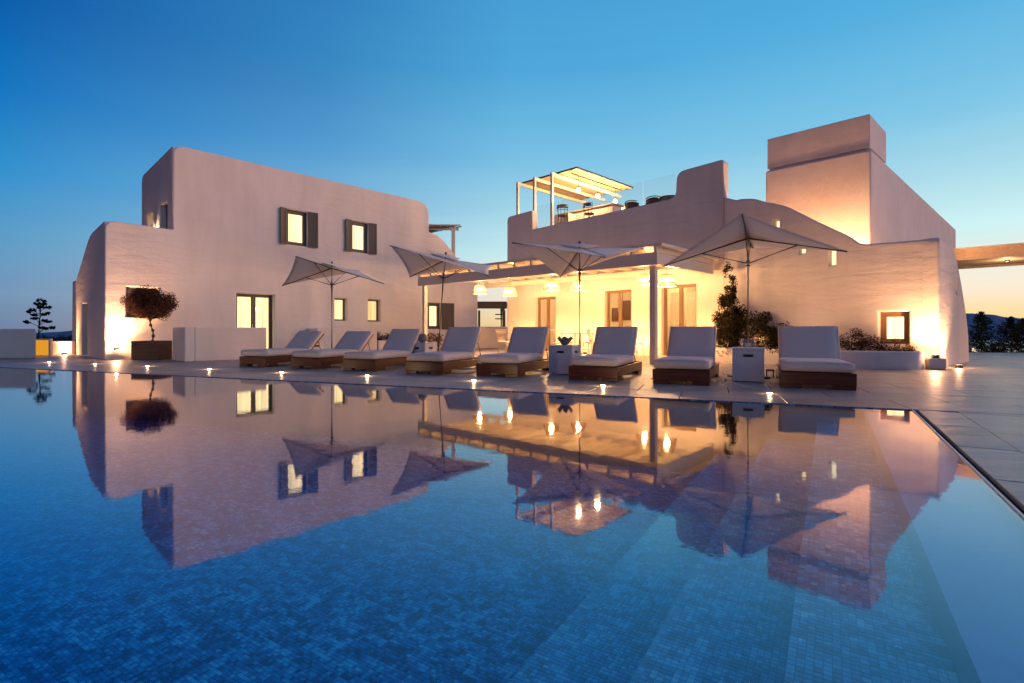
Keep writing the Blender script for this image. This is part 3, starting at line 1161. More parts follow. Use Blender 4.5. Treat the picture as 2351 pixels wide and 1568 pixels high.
obj('sill', MB().box(-.06, wT[1] - wT[0] + .06, -.06, -.005, -.2, .07), 'stucco_smooth', f, FA.frame(0, wT[0], wT[2]), bevel=.01)
for w_, xl, xr in ((wU1, 641, 727), (wU2, 791, 862)):
    a, b = tA(xl), tA(xr)
    h_ = w_[3] - w_[2] + .04
    shutter(hA, FA, a, w_[0] - a - .01, w_[2] - .02, h_, -1, 10)
    shutter(hA, FA, w_[1] + .01, b - w_[1], w_[2] - .02, h_, 1, 10)
a = tA(1038)
shutter(hA, FA, wR[1] + .03, (a - wR[1]) * .92, wR[2] - .02, wR[3] - wR[2] + .04, 1, 14)

# lantern on the upper end wall
lw = EU.pt(1.95, 0, 4.25)
def wall_lantern(p, nrm, label):
    r_ = empty('wall_lantern', p, math.atan2(nrm.y, nrm.x), label=label, cat='wall lamp')
    mw = WM[r_.name]
    obj('bracket', MB().tube([(0, 0, .12), (.10, 0, .16), (.14, 0, .10)], .012, 6).box(0, .015, -.05, .05, .04, .2), 'black', r_)
    obj('lantern_body', MB().lathe([(.0, .12), (.07, .1), (.075, .09), (.05, .085)], (.14, 0, 0), 8).lathe([(.05, -.1), (.055, -.11), (0, -.12)], (.14, 0, 0), 8)
        .tube([(.19, 0, -.1), (.205, 0, .09)], .006, 4).tube([(.09, 0, -.1), (.075, 0, .09)], .006, 4), 'black', r_)
    obj('lamp_glass', MB().lathe([(.045, -.1), (.06, .085)], (.14, 0, 0), 12), 'up_lens', r_)
    light('lantern_light', 'POINT', (p.x + nrm.x * .16, p.y + nrm.y * .16, p.z - .02), 14, parent=r_, size=.04)
    return r_
wall_lantern(lw, EA.n, 'small black lantern glowing beside the upper terrace door of the left house')

# roof-terrace pergola behind the left house
def lerp(a, b, k): return a + (b - a) * k
pY = 25.6
rpa = empty('roof_pergola', at(1040, 610, pY), 0, label='small slatted pergola on the terrace behind the left house', cat='pergola')
p_post = at(1041, 757, pY)
obj('post', MB().box(p_post.x - .09, p_post.x + .09, pY - .09, pY + .09, 3.5, 6.0), 'white_paint', rpa, Matrix(), bevel=.01)
c0 = at(1053, 521, pY)
u0 = Vector((-.75, .665, 0))
for k, w_ in ((0, 0), (1, 2.2)):
    b0 = c0 + u0 * w_
    b1 = b0 - Vector((.9, .05, 0)) * 3.2
    obj('beam', MB().tube([b0 - Vector((0, 0, .12)), b1 - Vector((0, 0, .12))], .07, 4), 'white_paint', rpa, Matrix())
for k in range(9):
    b0 = c0 + Vector((-.35 * k, -.02 * k, 0)) - u0 * .2
    obj('slat', MB().tube([b0, b0 + u0 * 3.0], .035, 4), 'pale_wood', rpa, Matrix())
obj('roof_panel', MB().prism([(c0.x + .1, c0.y - .15), (c0.x - 3.1, c0.y - .3), (c0.x - 5.3, c0.y + 1.8), (c0.x - 2.1, c0.y + 2)], c0.z + .045, c0.z + .10), 'white_paint', rpa, Matrix())

# low walls by the left house
b1p = ground(447, 830)
PW = Plane(b1p.xy, (.665, .747))
e = empty('garden_wall', b1p, 0, label='low white wall screening the left house door, beside the boxed round tree', cat='wall')
wl_ = PW.t(612)
obj('wall_run', MB().box(0, wl_, 0, .925, -.24, 0), 'stucco_smooth', e, PW.frame(), bevel=.025, seg=3)
obj('wall_return', MB().box(-.24 - .002, -.002, 0, .925, -1.05, 0), 'stucco_smooth', e, PW.frame(), bevel=.025, seg=3)
g = ground(397, 826)
obj('wall_pier', MB().prism([(g.x - .02, g.y), (g.x + .2, g.y - .05), (g.x + .35, g.y + 1.1), (g.x + .1, g.y + 1.2)], 0, .91), 'stucco_smooth', e, Matrix(), bevel=.02)
pv = Plane(FA.pt(0, .75).xy, (.665, .747))
e = empty('planter_wall', pv.pt(pv.t(790)), 0, label='low white planter wall under the two small windows of the left house', cat='planter')
obj('wall_run', MB().box(pv.t(728), pv.t(866), 0, .92, -.74, 0), 'stucco_smooth', e, pv.frame(), bevel=.03, seg=3)
e = empty('planter_box', pv.pt(pv.t(920)), 0, label='knee-high white planter with russet shrubs behind the middle loungers', cat='planter')
obj('planter_side', MB().box(pv.t(869), pv.t(965), 0, .42, -.74, 0), 'stucco_smooth', e, pv.frame(), bevel=.03, seg=3)
obj('soil', MB().box(pv.t(869) + .1, pv.t(965) - .1, .42, .435, -.66, -.08), 'soil', e, pv.frame())

# left boundary: dark block wall, yellow panel, garden wall
g = ground(82, 823)
e = empty('boundary_wall', g, 0, label='long low grey-purple wall at the far left of the pool', cat='wall')
obj('wall_run', MB().prism([(g.x - 9, g.y), (g.x, g.y), (g.x * (g.y + .5) / g.y - .04, g.y + .5), (g.x - 9, g.y + .5)], 0, .885), 'stucco_smooth', e, Matrix(), bevel=.03)
g2 = at(84, 821, 17.0)
e = empty('yellow_panel', (g2.x, 17, 0), 0, label='glowing yellow panel between the low walls at far left', cat='lit panel')
xa, xb = at(82, 0, 17).x, at(112, 0, 17).x
obj('panel', MB().box(xa - .6, xb, 17.0, 17.05, .02, HC - (781 - HZ_) * 17 / F_), 'yellow', e, Matrix())
obj('frame', MB().box(xb + .001, xb + .06, 16.98, 17.07, 0, .56).box(xa - .6, xb, 16.99, 17.06, .5225, .56), 'white_paint', e, Matrix())
e = empty('garden_wall', (at(140, 0, 18).x, 18, 0), 0, label='low pinkish wall with a rounded end beside the yellow panel', cat='wall')
xa, xb = at(113, 0, 18).x, at(176, 0, 18).x
obj('wall_run', MB().prism([(xa + .02, 17.9), (xa + .12, 17.8), (xb, 17.8), (xb, 18.1), (xa + .12, 18.1), (xa + .02, 18.0)], 0, .47), 'stucco_smooth', e, Matrix(), bevel=.02)

# ------------------------------------------------------------------ front house
tB, zB = FB.t, FB.z
hB = empty('front_house', FB.pt(0), 0, label='white front house with stepped parapet, lit doors under the pergola and a sloping stair wall', cat='house')
tl, tr = tB(1164), tB(1662)
d1 = hole(FB, 1229, 1275, 683, 0, .02)
d2 = hole(FB, 1388, 1449, 668, 0, .02)
d3 = hole(FB, 1519, 1598, 656, 0, .02)
outB = [(tl, -.05, 0), (tr, -.05, 0), (tr, 5.90, .12), (tB(1553), 5.84, .28), (tB(1551), 5.03, .25), (tB(1222), 4.90, 0), (tB(1221), 5.67, .06), (tl, 5.62, .18)]
wall('front_wall', FB, outB, [rect(*h) for h in (d1, d2, d3)], .34, 'stucco_smooth', hB, .04)
FC = FB.shifted(.10)
tC0, tC1 = tB(1664), tB(2156)
w1 = hole(FC, 1776, 1789, 505, 523)
w2 = hole(FC, 1835, 1849, 564, 582)
w3 = hole(FC, 1904, 1919, 574, 609)
wC = hole(FC, 2018, 2087, 716, 789)
zc = lambda x, y: (FC.t(x), FC.z(x, y))
outC = [(tC0, -.05, 0), (tC1, -.05, 0), (*zc(2155, 547), .14), (*zc(1975, 561), .25), (*zc(1948, 540), .3), (*zc(1897, 518), .5), (*zc(1800, 470), .5), (*zc(1755, 463), .2),
        (*zc(1732, 455), .2), (*zc(1700, 456), .2), (*zc(1690, 459), .1), (tC0, zc(1668, 450)[1], .02)]
wall('stair_wall', FC, outC, [rect(*h) for h in (w1, w2, w3, wC)], .34, 'stucco', hB, .045)
for h in (w1, w2, w3):
    f = obj('slit_window', MB().box(h[0], h[1], h[2], h[3], -.30, -.28), 'slit', hB, FC.frame())
lit_window(hB, FC, *wC, depth=.2, m='joinery_lt', ft=.12, cur='curtain_hot')
# side of the stair wing, leaning buttress
uD = Vector((.76, .65, 0)).normalized()
nD = Vector((uD.y, -uD.x, 0))
cC = FC.pt(tC1)
mwS = Matrix(((uD.x, 0, nD.x, cC.x + nD.x * -.15), (uD.y, 0, nD.y, cC.y + nD.y * -.15), (0, 1, 0, 0), (0, 0, 0, 1)))
me = wall_mesh('side_wall', [(-.02, -.05, 0), (3.75, -.05, 0), (3.62, .7, 0), (3.3, 1.3, .3), (2.5, 2.2, .6), (1.75, 2.85, .4), (-.02, 2.96, .16)], [rect(1.95, 2.12, 1.75, 2.2)], .34, .045)
obj('side_wall', me, 'stucco', hB, mwS)
# house body behind the wall
back = -FB.n
def FBq(t0, t1, w0, w1_):
    return [FB.pt(t0, -w0), FB.pt(t1, -w0), FB.pt(t1, -w1_), FB.pt(t0, -w1_)]
def bprism(name, q, z0, z1, m, parent, **k):
    return obj(name, MB().prism([(v.x, v.y) for v in q], z0, z1), m, parent, Matrix(), **k)
bprism('roof_terrace', FBq(tl + .1, tr - .1, .345, 9), 4.55, 4.78, 'tile_wood', hB)
bprism('side_wall', FBq(tl, tl + .3, .345, 8), 0, 4.54, 'stucco_smooth', hB)
bprism('back_wall', FBq(tl + .31, tr - .31, 4.2, 4.4), 0, 4.54, 'stucco_room', hB)
bprism('ceiling', FBq(tl + .31, tr - .31, .345, 4.19), 2.75, 2.9, 'stucco_room', hB)
bprism('side_wall', FBq(tr - .3, tr, .345, 8), 0, 4.54, 'stucco_room', hB)
bprism('room_wall', FBq(tB(1480), tB(1480) + .15, .345, 4.19), 0, 2.74, 'stucco_room', hB)
bprism('stair_floor', FBq(tr + .1, tC1 - .1, .30, 1.25), 1.9, 2.1, 'stucco_smooth', hB)
lit_window(hB, FB, *d1, depth=.16, m='joinery_lt', ft=.085, mull=1, name='door', curtain=False)
lit_window(hB, FB, *d2, depth=.16, m='joinery_lt', ft=.085, mull=1, name='door', curtain=False)
lit_window(hB, FB, *d3, depth=.16, m='joinery_lt', ft=.085, mull=1, name='door', curtain=False)
cu_ = obj('curtain', drape((d3[1] - d3[0]) * .42, 2.05, -.42, seed=3, fr=5), 'sheer', hB, FB.frame(0, d3[0] + .1, .03), fix=False)
cu_ = obj('curtain', drape((d3[1] - d3[0]) * .38, 2.05, -.42, seed=5, fr=5), 'sheer', hB, FB.frame(0, d3[0] + (d3[1] - d3[0]) * .56, .03), fix=False)
# things in the lit rooms
def picture(t, z, w, h, off, label):
    e_ = empty('framed_picture', FB.pt(t, off, z), 0, label=label, cat='picture')
    mw = FB.frame(off, t, z)
    obj('frame', frame_mb(w, h, 0, .03, .03), 'pole', e_, mw)
    obj('print', MB().box(.03, w - .03, .03, h - .03, .004, .01), 'box_wood', e_, mw)
FW = FB.shifted(-4.17)
ta_, tb_2, tc_, td_ = FW.t(1405), FW.t(1419), FW.t(1430), FW.t(1447)
picture(ta_, FW.z(1412, 738), tb_2 - ta_, FW.z(1412, 707) - FW.z(1412, 738), -4.18, 'small dark framed picture inside the room behind the middle door')
picture(tc_, FW.z(1438, 735), td_ - tc_, FW.z(1438, 690) - FW.z(1438, 735), -4.18, 'brown upright picture inside the room, right of the smaller one')
def cabinet(t, off, w, label):
    e_ = empty('sideboard', FB.pt(t, off), 0, label=label, cat='sideboard')
    mw = FB.frame(off, t, 0)
    obj('cabinet', MB().box(0, w, .1, .85, 0, .4), 'pale_wood', e_, mw, bevel=.01)
    obj('leg', MB().box(.03, .08, 0, .1, .03, .08).box(w - .08, w - .03, 0, .1, .03, .08).box(.03, .08, 0, .1, .32, .37).box(w - .08, w - .03, 0, .1, .32, .37), 'box_wood', e_, mw)
    for k in range(3):
        obj('cabinet_door', MB().box(.03 + k * (w - .06) / 3 + .004, .03 + (k + 1) * (w - .06) / 3 - .004, .13, .82, .40, .415), 'pale_wood', e_, mw, bevel=.004)
cabinet(FW.t(1396), -4.15, 2.4, 'pale wooden sideboard inside the room behind the middle door')
for tt, pw in ((tB(1260), 85), (tB(1420) + .3, 85), (tB(1560), 80)):
    p = FB.pt(tt, -2.0, 2.35)
    e_ = empty('ceiling_lamp', Vector((p.x, p.y, 2.6)), 0, label={0: 'globe lamp in the room behind the left pergola door', 1: 'globe lamp in the room behind the middle pergola door', 2: 'globe lamp in the room behind the curtained pergola door'}[(tB(1260), tB(1420) + .3, tB(1560)).index(tt)], cat='ceiling lamp')
    obj('cord', MB().tube([(0, 0, .14), (0, 0, -.1)], .006, 5), 'black', e_)
    obj('globe', MB().lathe([(.001, .09), (.05, .075), (.08, .045), (.09, 0), (.08, -.045), (.05, -.075), (.001, -.09)], (0, 0, -.18), 14), 'up_lens', e_, smooth=True)
    light('room_light', 'POINT', (p.x, p.y, 2.22), pw * .95, (1, .56, .22), .1, e_)

# ------------------------------------------------------------------ tower building
q0 = Vector((9.535, 13.6, 0))
FT = Plane(q0.xy, (-.7021, .7121))
sD = Vector((.73, .68, 0)).normalized()
hT = empty('tower_house', q0 + sD * 3, 0, label='tall blank white block with a raised top, rising behind the stair wall at right', cat='house')
def tprism(name, q_a, q_b, s0, s1, z0, z1, m='stucco_smooth', bev=.05, e0=0.0):
    d = FT.d
    q = [q0 + d * q_a + sD * s0, q0 + d * q_b + sD * s0, q0 + d * q_b + sD * s1, q0 + d * q_a + sD * s1]
    return obj(name, MB().prism([(v.x, v.y) for v in q], z0, z1), m, hT, Matrix(), bevel=bev, seg=3)
tprism('lower_block', 0, 2.66, 0, 16, 0, 5.66)
tprism('cornice', .09, 2.57, .09, 1.85, 5.665, 5.72, bev=.01)
tprism('upper_block', .035, 2.62, .035, 1.92, 5.722, 6.62, bev=.02)

# ------------------------------------------------------------------ roof terrace furniture and canopy
ZTf = 4.79
def TP(t, w, z=0):
    return FB.pt(t, -w, z)
pts_post = [-4.73, -3.76, -2.82]
rp = empty('roof_canopy', TP(-3.3, .9, ZTf), 0, label='lit canopy with three slim posts on the roof terrace of the front house', cat='canopy')
for t in pts_post:
    p = TP(t, .42)
    m_ = FB.frame(-.42, t, 0)
    obj('post', MB().box(-.05, .05, ZTf, 7.13, -.05, .05), 'white_paint', rp, m_, bevel=.006)
    obj('beam', MB().box(-.045, .045, 7.0, 7.128, -4.9, -.052), 'white_paint', rp, m_, bevel=.006)
mwc = FB.frame(-.81, -1.87, 0)
w_, l_ = 3.15, 4.05
obj('roof_edge', MB().box(-w_, 0, 7.175, 7.235, -.03, 0).box(-w_, 0, 7.175, 7.235, -l_, -l_ + .03).box(-.03, 0, 7.175, 7.235, -l_ + .031, -.031).box(-w_, -w_ + .03, 7.175, 7.235, -l_ + .031, -.031), 'black', rp, mwc)
nb = 12
for k in range(nb):
    a = -w_ + .03 + (w_ - .06) * k / nb
    obj('ceiling_board', MB().box(a + .004, a + (w_ - .06) / nb - .004, 7.18, 7.20, -l_ + .031, -.031), 'pale_wood', rp, mwc)
obj('roof_sheet', MB().box(-w_ + .031, -.031, 7.202, 7.233, -l_ + .031, -.031), 'white_paint', rp, mwc)
obj('lamp_rail', MB().box(-.37, -.33, 7.05, 7.09, -3.6, -.1), 'black', rp, mwc)
for k, (ln, lab) in enumerate(((.55, 'nearest of the three glowing bulbs hanging over the roof bar'), (1.85, 'middle of the three glowing bulbs hanging over the roof bar'), (3.15, 'farthest of the three glowing bulbs hanging over the roof bar'))):
    p = (mwc @ Vector((-.35, 6.52, -ln)))
    e_ = empty('hanging_bulb', p, 0, label=lab, cat='pendant lamp', group='bulbs over the roof bar')
    obj('cord', MB().tube([(0, 0, .1), (0, 0, .53)], .012, 5), 'black', e_)
    obj('socket', MB().lathe([(.02, .12), (.04, .1), (.045, .05), (.03, .045)], n=12), 'black', e_)
    obj('bulb', MB().lathe([(.03, .05), (.07, .01), (.085, -.04), (.06, -.09), (.001, -.11)], n=14), 'bulb', e_, smooth=True)
    light('bulb_light', 'POINT', (p.x, p.y, p.z - .03), 200, (1, .60, .26), .07, e_)
# glass balustrade on the parapet
gb = empty('glass_balustrade', TP(0, .17, 4.95), 0, label='frameless glass balustrade along the roof terrace parapet', cat='balustrade')
tg = np.linspace(tB(1226), tB(1551) - .05, 6)
zt_ = lambda t: 4.90 + (5.03 - 4.90) * (t - tB(1222)) / (tB(1551) - tB(1222))
for k in range(5):
    a, b = tg[k] + .01, tg[k + 1] - .01
    mb = MB().add([(a, zt_(a), -.18), (b, zt_(b), -.18), (b, 5.84, -.18), (a, 5.84, -.18), (a, zt_(a), -.168), (b, zt_(b), -.168), (b, 5.84, -.168), (a, 5.84, -.168)],
                  [(0, 1, 2, 3), (7, 6, 5, 4), (0, 4, 5, 1), (1, 5, 6, 2), (2, 6, 7, 3), (3, 7, 4, 0)])
    obj('glass_panel', mb, 'glass', gb, FB.frame())
# bar counter
bar = empty('bar_counter', TP(-1.0, 2.6, ZTf), 0, label='rounded white bar counter on the roof terrace behind the stools', cat='bar')
FBb = FB.shifted(-2.3)
b0_, b1_ = FBb.t(1276), FBb.t(1408)
me = wall_mesh('counter', [(b0_, -2.9, .3), (b1_, -2.9, .1), (b1_, -2.3, .1), (b0_, -2.3, .3)], [], 1.1, .03)
mwb = Matrix(((FB.d.x, -FB.n.x * -1, 0, FB.p0.x), (FB.d.y, -FB.n.y * -1, 0, FB.p0.y), (0, 0, 1, ZTf + .55), (0, 0, 0, 1)))
obj('counter', me, 'stucco_smooth', bar, mwb)
obj('counter_top', wall_mesh('counter_top', [(b0_ - .1, -3.0, .3), (b1_ + .1, -3.0, .1), (b1_ + .1, -2.2, .1), (b0_ - .1, -2.2, .3)], [], .05, .012), 'pale_wood', bar, Matrix.Translation((0, 0, .58)) @ mwb)
ob = empty('outdoor_oven', TP(-3.4, 1.5, ZTf), 0, label='squat white block with a dark slot at the left end of the roof bar', cat='fireplace')
mwo = FB.frame(-1.3, -3.45, ZTf)
obj('block', MB().box(0, .75, 0, .42, -.5, 0).box(0, .75, .50, .85, -.5, 0).box(0, .06, .42, .5, -.5, 0).box(.69, .75, .42, .5, -.5, 0), 'white_paint', ob, mwo)
obj('slot', MB().box(.06, .69, .42, .50, -.5, -.2), 'black', ob, mwo)
FBs = FB.shifted(-5.3)
bt0, bt1 = FBs.t(1380), FBs.t(1451)
bzt = FBs.z(1451, 466)
bw = empty('terrace_wall', FBs.pt(bt0, 0, ZTf), 0, label='white wall with a grey top at the back of the roof terrace', cat='wall')
obj('wall_run', MB().box(bt0, bt1, ZTf, bzt, -.25, 0), 'stucco_smooth', bw, FBs.frame(), bevel=.03)

def bar_stool(label, p, rz):
    r_ = empty('bar_stool', p, rz, label=label, cat='bar stool', group='stools at the roof bar')
    obj('seat', MB().lathe([(.001, .76), (.17, .76), (.20, .74), (.20, .71), (.17, .70), (.001, .70)], n=16), 'wicker_dk', r_)
    for sx, sy in ((1, 1), (1, -1), (-1, 1), (-1, -1)):
        obj('leg', MB().tube([(sx * .13, sy * .13, .70), (sx * .19, sy * .19, 0)], .014, 6), 'black', r_)
    obj('footrest', MB().tube([(.17 * math.cos(a), .17 * math.sin(a), .3) for a in [k * math.pi / 8 for k in range(17)]], .01, 5), 'black', r_)
    for z in (.93, 1.03, 1.13):
        obj('back_rail', MB().tube([(.23 * math.cos(a), .23 * math.sin(a), z - .05 * math.cos(a) * 0) for a in np.linspace(-1.5, 1.5, 12)], .018 if z != 1.03 else .03, 6), 'wicker_dk', r_)
    A_ = np.linspace(-1.2, 1.2, 10)
    obj('back_band', MB().add([(.232 * math.cos(a), .232 * math.sin(a), z) for z in (.99, 1.12) for a in A_], [(i, i + 1, 11 + i, 10 + i) for i in range(9)]), 'wicker_dk', r_, fix=False)
    for a in (-1.5, -.75, 0, .75, 1.5):
        obj('back_post', MB().tube([(.19 * math.cos(a), .19 * math.sin(a), .74), (.23 * math.cos(a), .23 * math.sin(a), 1.14)], .012, 5), 'black', r_)
    return r_
ang_in = math.atan2(-back.y, -back.x)
for k, (x, Y, lab) in enumerate(((1292, 20.9, 'dark round-backed stool nearest the canopy posts at the roof bar'), (1352, 20.6, 'second dark stool along the roof bar, under the middle bulb'),
                                 (1385, 21.3, 'third stool along the roof bar, partly hidden by the parapet'))):
    p = at(x, 757, Y)
    p.z = ZTf
    bar_stool(lab, p, ang_in + (.3, -.2, .1)[k])
def lounge_chair(label, p, rz, m):
    r_ = empty('wicker_chair', p, rz, label=label, cat='chair', group='round wicker chairs on the roof terrace')
    obj('seat', MB().lathe([(.001, .42), (.24, .42), (.27, .39), (.24, .36), (.001, .36)], n=18), m, r_)
    for sx, sy in ((1, 1), (1, -1), (-1, 1), (-1, -1)):
        obj('leg', MB().tube([(sx * .17, sy * .17, .37), (sx * .22, sy * .22, 0)], .014, 6), 'black', r_)
    mb = MB()
    A_ = np.linspace(-1.25, 1.25, 12)
    V_ = []
    for z in (.60, .72, .84):
        V_ += [((.285 + z * .03) * math.cos(a), (.285 + z * .03) * math.sin(a), z - .16 * (1 - math.cos(a * .75))) for a in A_]
    mb.add(V_, [(q_ * 12 + i, q_ * 12 + i + 1, q_ * 12 + 13 + i, q_ * 12 + 12 + i) for q_ in range(2) for i in range(11)])
    obj('back_shell', mb, m, r_, fix=False)
    for i_, z in enumerate(np.linspace(.5, .88, 6)):
        s_ = 1.6 - i_ * .13
        obj('woven_band', MB().tube([((.29 + z * .03) * math.cos(a), (.29 + z * .03) * math.sin(a), z - .16 * (1 - math.cos(a * .75))) for a in np.linspace(-s_, s_, 14)], .024, 6), m, r_)
    return r_
for x, Y, m, lab, rz in ((1455, 19.3, 'wicker_dk', 'brown wicker armchair on the roof terrace behind the parapet', 3.9), (1503, 18.7, 'black', 'black round-backed chair at the right end of the roof parapet', 4.2)):
    p = at(x, 757, Y)
    p.z = ZTf
    lounge_chair(lab, p, rz, m)
p = at(1535, 757, 18.0)
tb = empty('terrace_table', (p.x, p.y, ZTf), 0, label='small dark table beside the black chair on the roof terrace', cat='table')
obj('table_top', MB().lathe([(.001, .72), (.35, .72), (.35, .69), (.001, .69)], n=20), 'black', tb)
obj('pedestal', MB().lathe([(.22, 0), (.2, .02), (.03, .04), (.03, .69)], n=12), 'black', tb)


# ------------------------------------------------------------------ ground floor pergola
PR, PL_ = Vector((3.57, 12.6, 0)), Vector((-3.46, 18.8, 0))
FP = Plane(PR.xy, (PL_ - PR).xy)                 # runs from the right corner to the left
Lp = (PL_ - PR).length
inw = Vector((-FP.n.x, -FP.n.y, 0)) if (FP.n.y > 0) is False else FP.n.copy()
inw = Vector((.69, .724, 0)).normalized()
pg = empty('pergola', PR.lerp(PL_, .5), 0, label='white pergola roofing the lit dining terrace in front of the front house', cat='pergola')
def PP(s_, w, z=0):
    return PR + (PL_ - PR).normalized() * s_ + inw * w + Vector((0, 0, z))
def pbox(name, s0, s1, w0, w1, z0, z1, m, bev=.008):
    q = [PP(s0, w0), PP(s1, w0), PP(s1, w1), PP(s0, w1)]
    return obj(name, MB().prism([(v.x, v.y) for v in q], z0, z1), m, pg, Matrix(), bevel=bev)
ZB = 2.47
DP = 3.45
pbox('front_beam', 0, Lp, 0, .14, ZB, ZB + .31, 'white_paint')
pbox('side_beam', .002, .14, .142, DP, ZB + .02, ZB + .29, 'white_paint')
pbox('wall_beam', .142, Lp, DP - .12, DP - .002, ZB + .12, ZB + .30, 'white_paint')
nr = 15
for k in range(nr):
    s0 = .02 + (Lp - .12) * k / (nr - 1)
    pbox('rafter', s0, s0 + .07, -.0, DP + .05, ZB + .312, ZB + .45, 'white_paint', .004)
nbp = 24
for k in range(nbp):
    w0 = -.03 + (DP + .06) * k / nbp
    pbox('roof_board', -.14, Lp + .05, w0, w0 + (DP + .06) / nbp - .006, ZB + .452, ZB + .475, 'white_paint', 0)
pbox('roof_sheet', -.135, Lp + .045, -.025, DP + .03, ZB + .477, ZB + .52, 'white_paint', .004)
for s0, w0, sz in ((.14, .16, .15), (Lp - .26, .10, .13), (.10, DP - .35, .13)):
    p = PP(s0, w0)
    d_ = (PL_ - PR).normalized()
    q = [PP(s0, w0), PP(s0 + sz, w0), PP(s0 + sz, w0 + sz), PP(s0, w0 + sz)]
    if w0 < 1:
        obj('post', MB().prism([(v.x, v.y) for v in q], 0, ZB - .002), 'white_paint', pg, Matrix(), bevel=.008)

# ------------------------------------------------------------------ wicker pendants
def pendant(label, p):
    r_ = empty('wicker_pendant', p, random.uniform(0, 3), label=label, cat='pendant lamp', group='wicker lamps under the pergola')
    top = ZB + .31 - p.z
    obj('cord', MB().tube([(0, 0, top), (0, 0, .17)], .007, 5), 'black', r_)
    mb = MB()
    nv = 40
    prof = [(.075, .17), (.16, .15), (.185, .03), (.215, .02), (.245, -.14)]
    for k in range(nv):
        a = 2 * math.pi * k / nv
        pts = [(r * math.cos(a + (i * .05)), r * math.sin(a + (i * .05)), z) for i, (r, z) in enumerate(prof)]
        for i in range(len(pts) - 1):
            mb.tube([pts[i], pts[i + 1]], .0055, 4, cap=False)
    obj('ribs', mb, 'wicker', r_)
    for r, z, t in ((.08, .17, .012), (.162, .15, .012), (.172, .10, .008), (.185, .03, .012), (.217, .02, .010), (.232, -.06, .010), (.246, -.14, .013), (.245, -.115, .010), (.240, -.09, .008)):
        obj('woven_ring', MB().tube([(r * math.cos(a), r * math.sin(a), z) for a in np.linspace(0, 2 * math.pi, 25)], t, 5), 'wicker', r_)
    obj('band', MB().lathe([(.166, .145), (.186, .05)], n=30), 'wicker', r_, smooth=True, fix=False)
    obj('cap', MB().lathe([(.001, .172), (.08, .17)], n=20), 'wicker', r_, fix=False)
    obj('bulb', MB().lathe([(.02, .05), (.035, .01), (.045, -.02), (.03, -.05), (.001, -.06)], n=12), 'bulb', r_, smooth=True)
    light('lamp_light', 'POINT', (p.x, p.y, p.z - .04), 270, (1, .54, .215), .06, r_)
    return r_
for (x, y, w, s0, lab) in ((1101, 665, 1, 7.2, 'wicker lamp farthest left under the pergola'), (1171, 670, 2, 6.6, 'second wicker lamp from the left under the pergola'),
                           (1266, 656, 1, 4.0, 'wicker lamp left of the third parasol pole'), (1328, 656, 2, 3.66, 'wicker lamp just behind the third parasol pole'),
                           (1480, 643, 2, 1.35, 'wicker lamp half hidden behind the front pergola post'), (1531, 645, 1, .25, 'wicker lamp right of the pergola post')):
    q = PP(s0, w)
    k = (x - CX_) / F_
    p = Vector((k * q.y, q.y, HC - (y - HZ_) * q.y / F_))
    pendant(lab, p)

# ------------------------------------------------------------------ dining set
def spindle_chair(label):
    r_ = empty('spindle_chair', (0, 0, 0), 0, label=label, cat='chair', group='white spindle chairs under the pergola')
    obj('seat', MB().box(-.21, .21, -.20, .21, .43, .46), 'white_paint', r_, bevel=.012)
    for sx, sy in ((1, 1), (1, -1), (-1, 1), (-1, -1)):
        obj('leg', MB().tube([(sx * .15, sy * .14, .43), (sx * .21, sy * .20, 0)], [.016, .012], 6), 'white_paint', r_)
    for sx in (1, -1):
        obj('stretcher', MB().tube([(sx * .18, .17, .20), (sx * .18, -.17, .20)], .009, 5), 'white_paint', r_)
    for k in range(7):
        x = -.17 + .34 * k / 6
        obj('spindle', MB().tube([(x, -.18, .46), (x * 1.22, -.27, .84)], .009, 5), 'white_paint', r_)
    obj('top_rail', MB().tube([(-.25, -.26, .85), (-.1, -.285, .86), (.1, -.285, .86), (.25, -.26, .85)], .02, 6), 'white_paint', r_)
    return r_
def table(label, p, rz, w=.8, l=.8):
    r_ = empty('dining_table', p, rz, label=label, cat='table', group='dining tables under the pergola')
    obj('table_top', MB().box(-w / 2, w / 2, -l / 2, l / 2, .72, .75), 'pale_wood', r_, bevel=.006)
    for sx, sy in ((1, 1), (1, -1), (-1, 1), (-1, -1)):
        obj('leg', MB().tube([(sx * (w / 2 - .06), sy * (l / 2 - .06), .72), (sx * (w / 2 - .06), sy * (l / 2 - .06), 0)], .02, 6), 'white_paint', r_)
    return r_
ch0 = None
names = ['white spindle chair at the left end of the dining tables, seen below the left lamps', 'white spindle chair facing it across the left dining table',
         'white spindle chair behind the left dining table, near the left door', 'white spindle chair in front of the left dining table', 'white spindle chair left of the middle dining table',
         'white spindle chair right of the middle dining table', 'white spindle chair behind the middle dining table', 'white spindle chair in front of the middle dining table, by the parasol pole',
         'white spindle chair left of the right dining table', 'white spindle chair right of the right dining table, near the post', 'white spindle chair behind the right dining table',
         'white spindle chair standing alone at the far left edge of the pergola']
ni = 0
pd = math.atan2((PL_ - PR).y, (PL_ - PR).x)
def put_chair(p, rz):
    global ch0, ni
    if ch0 is None:
        c = ch0 = spindle_chair(names[ni])
    else:
        c = copy_tree(ch0)
        c['label'] = names[ni]
    place(c, p, rz)
    ni += 1
tabs = [(6.0, 1.75, 'dining table at the left end under the pergola'), (3.7, 1.9, 'middle dining table under the pergola'), (2.3, 1.9, 'dining table nearest the front post of the pergola')]
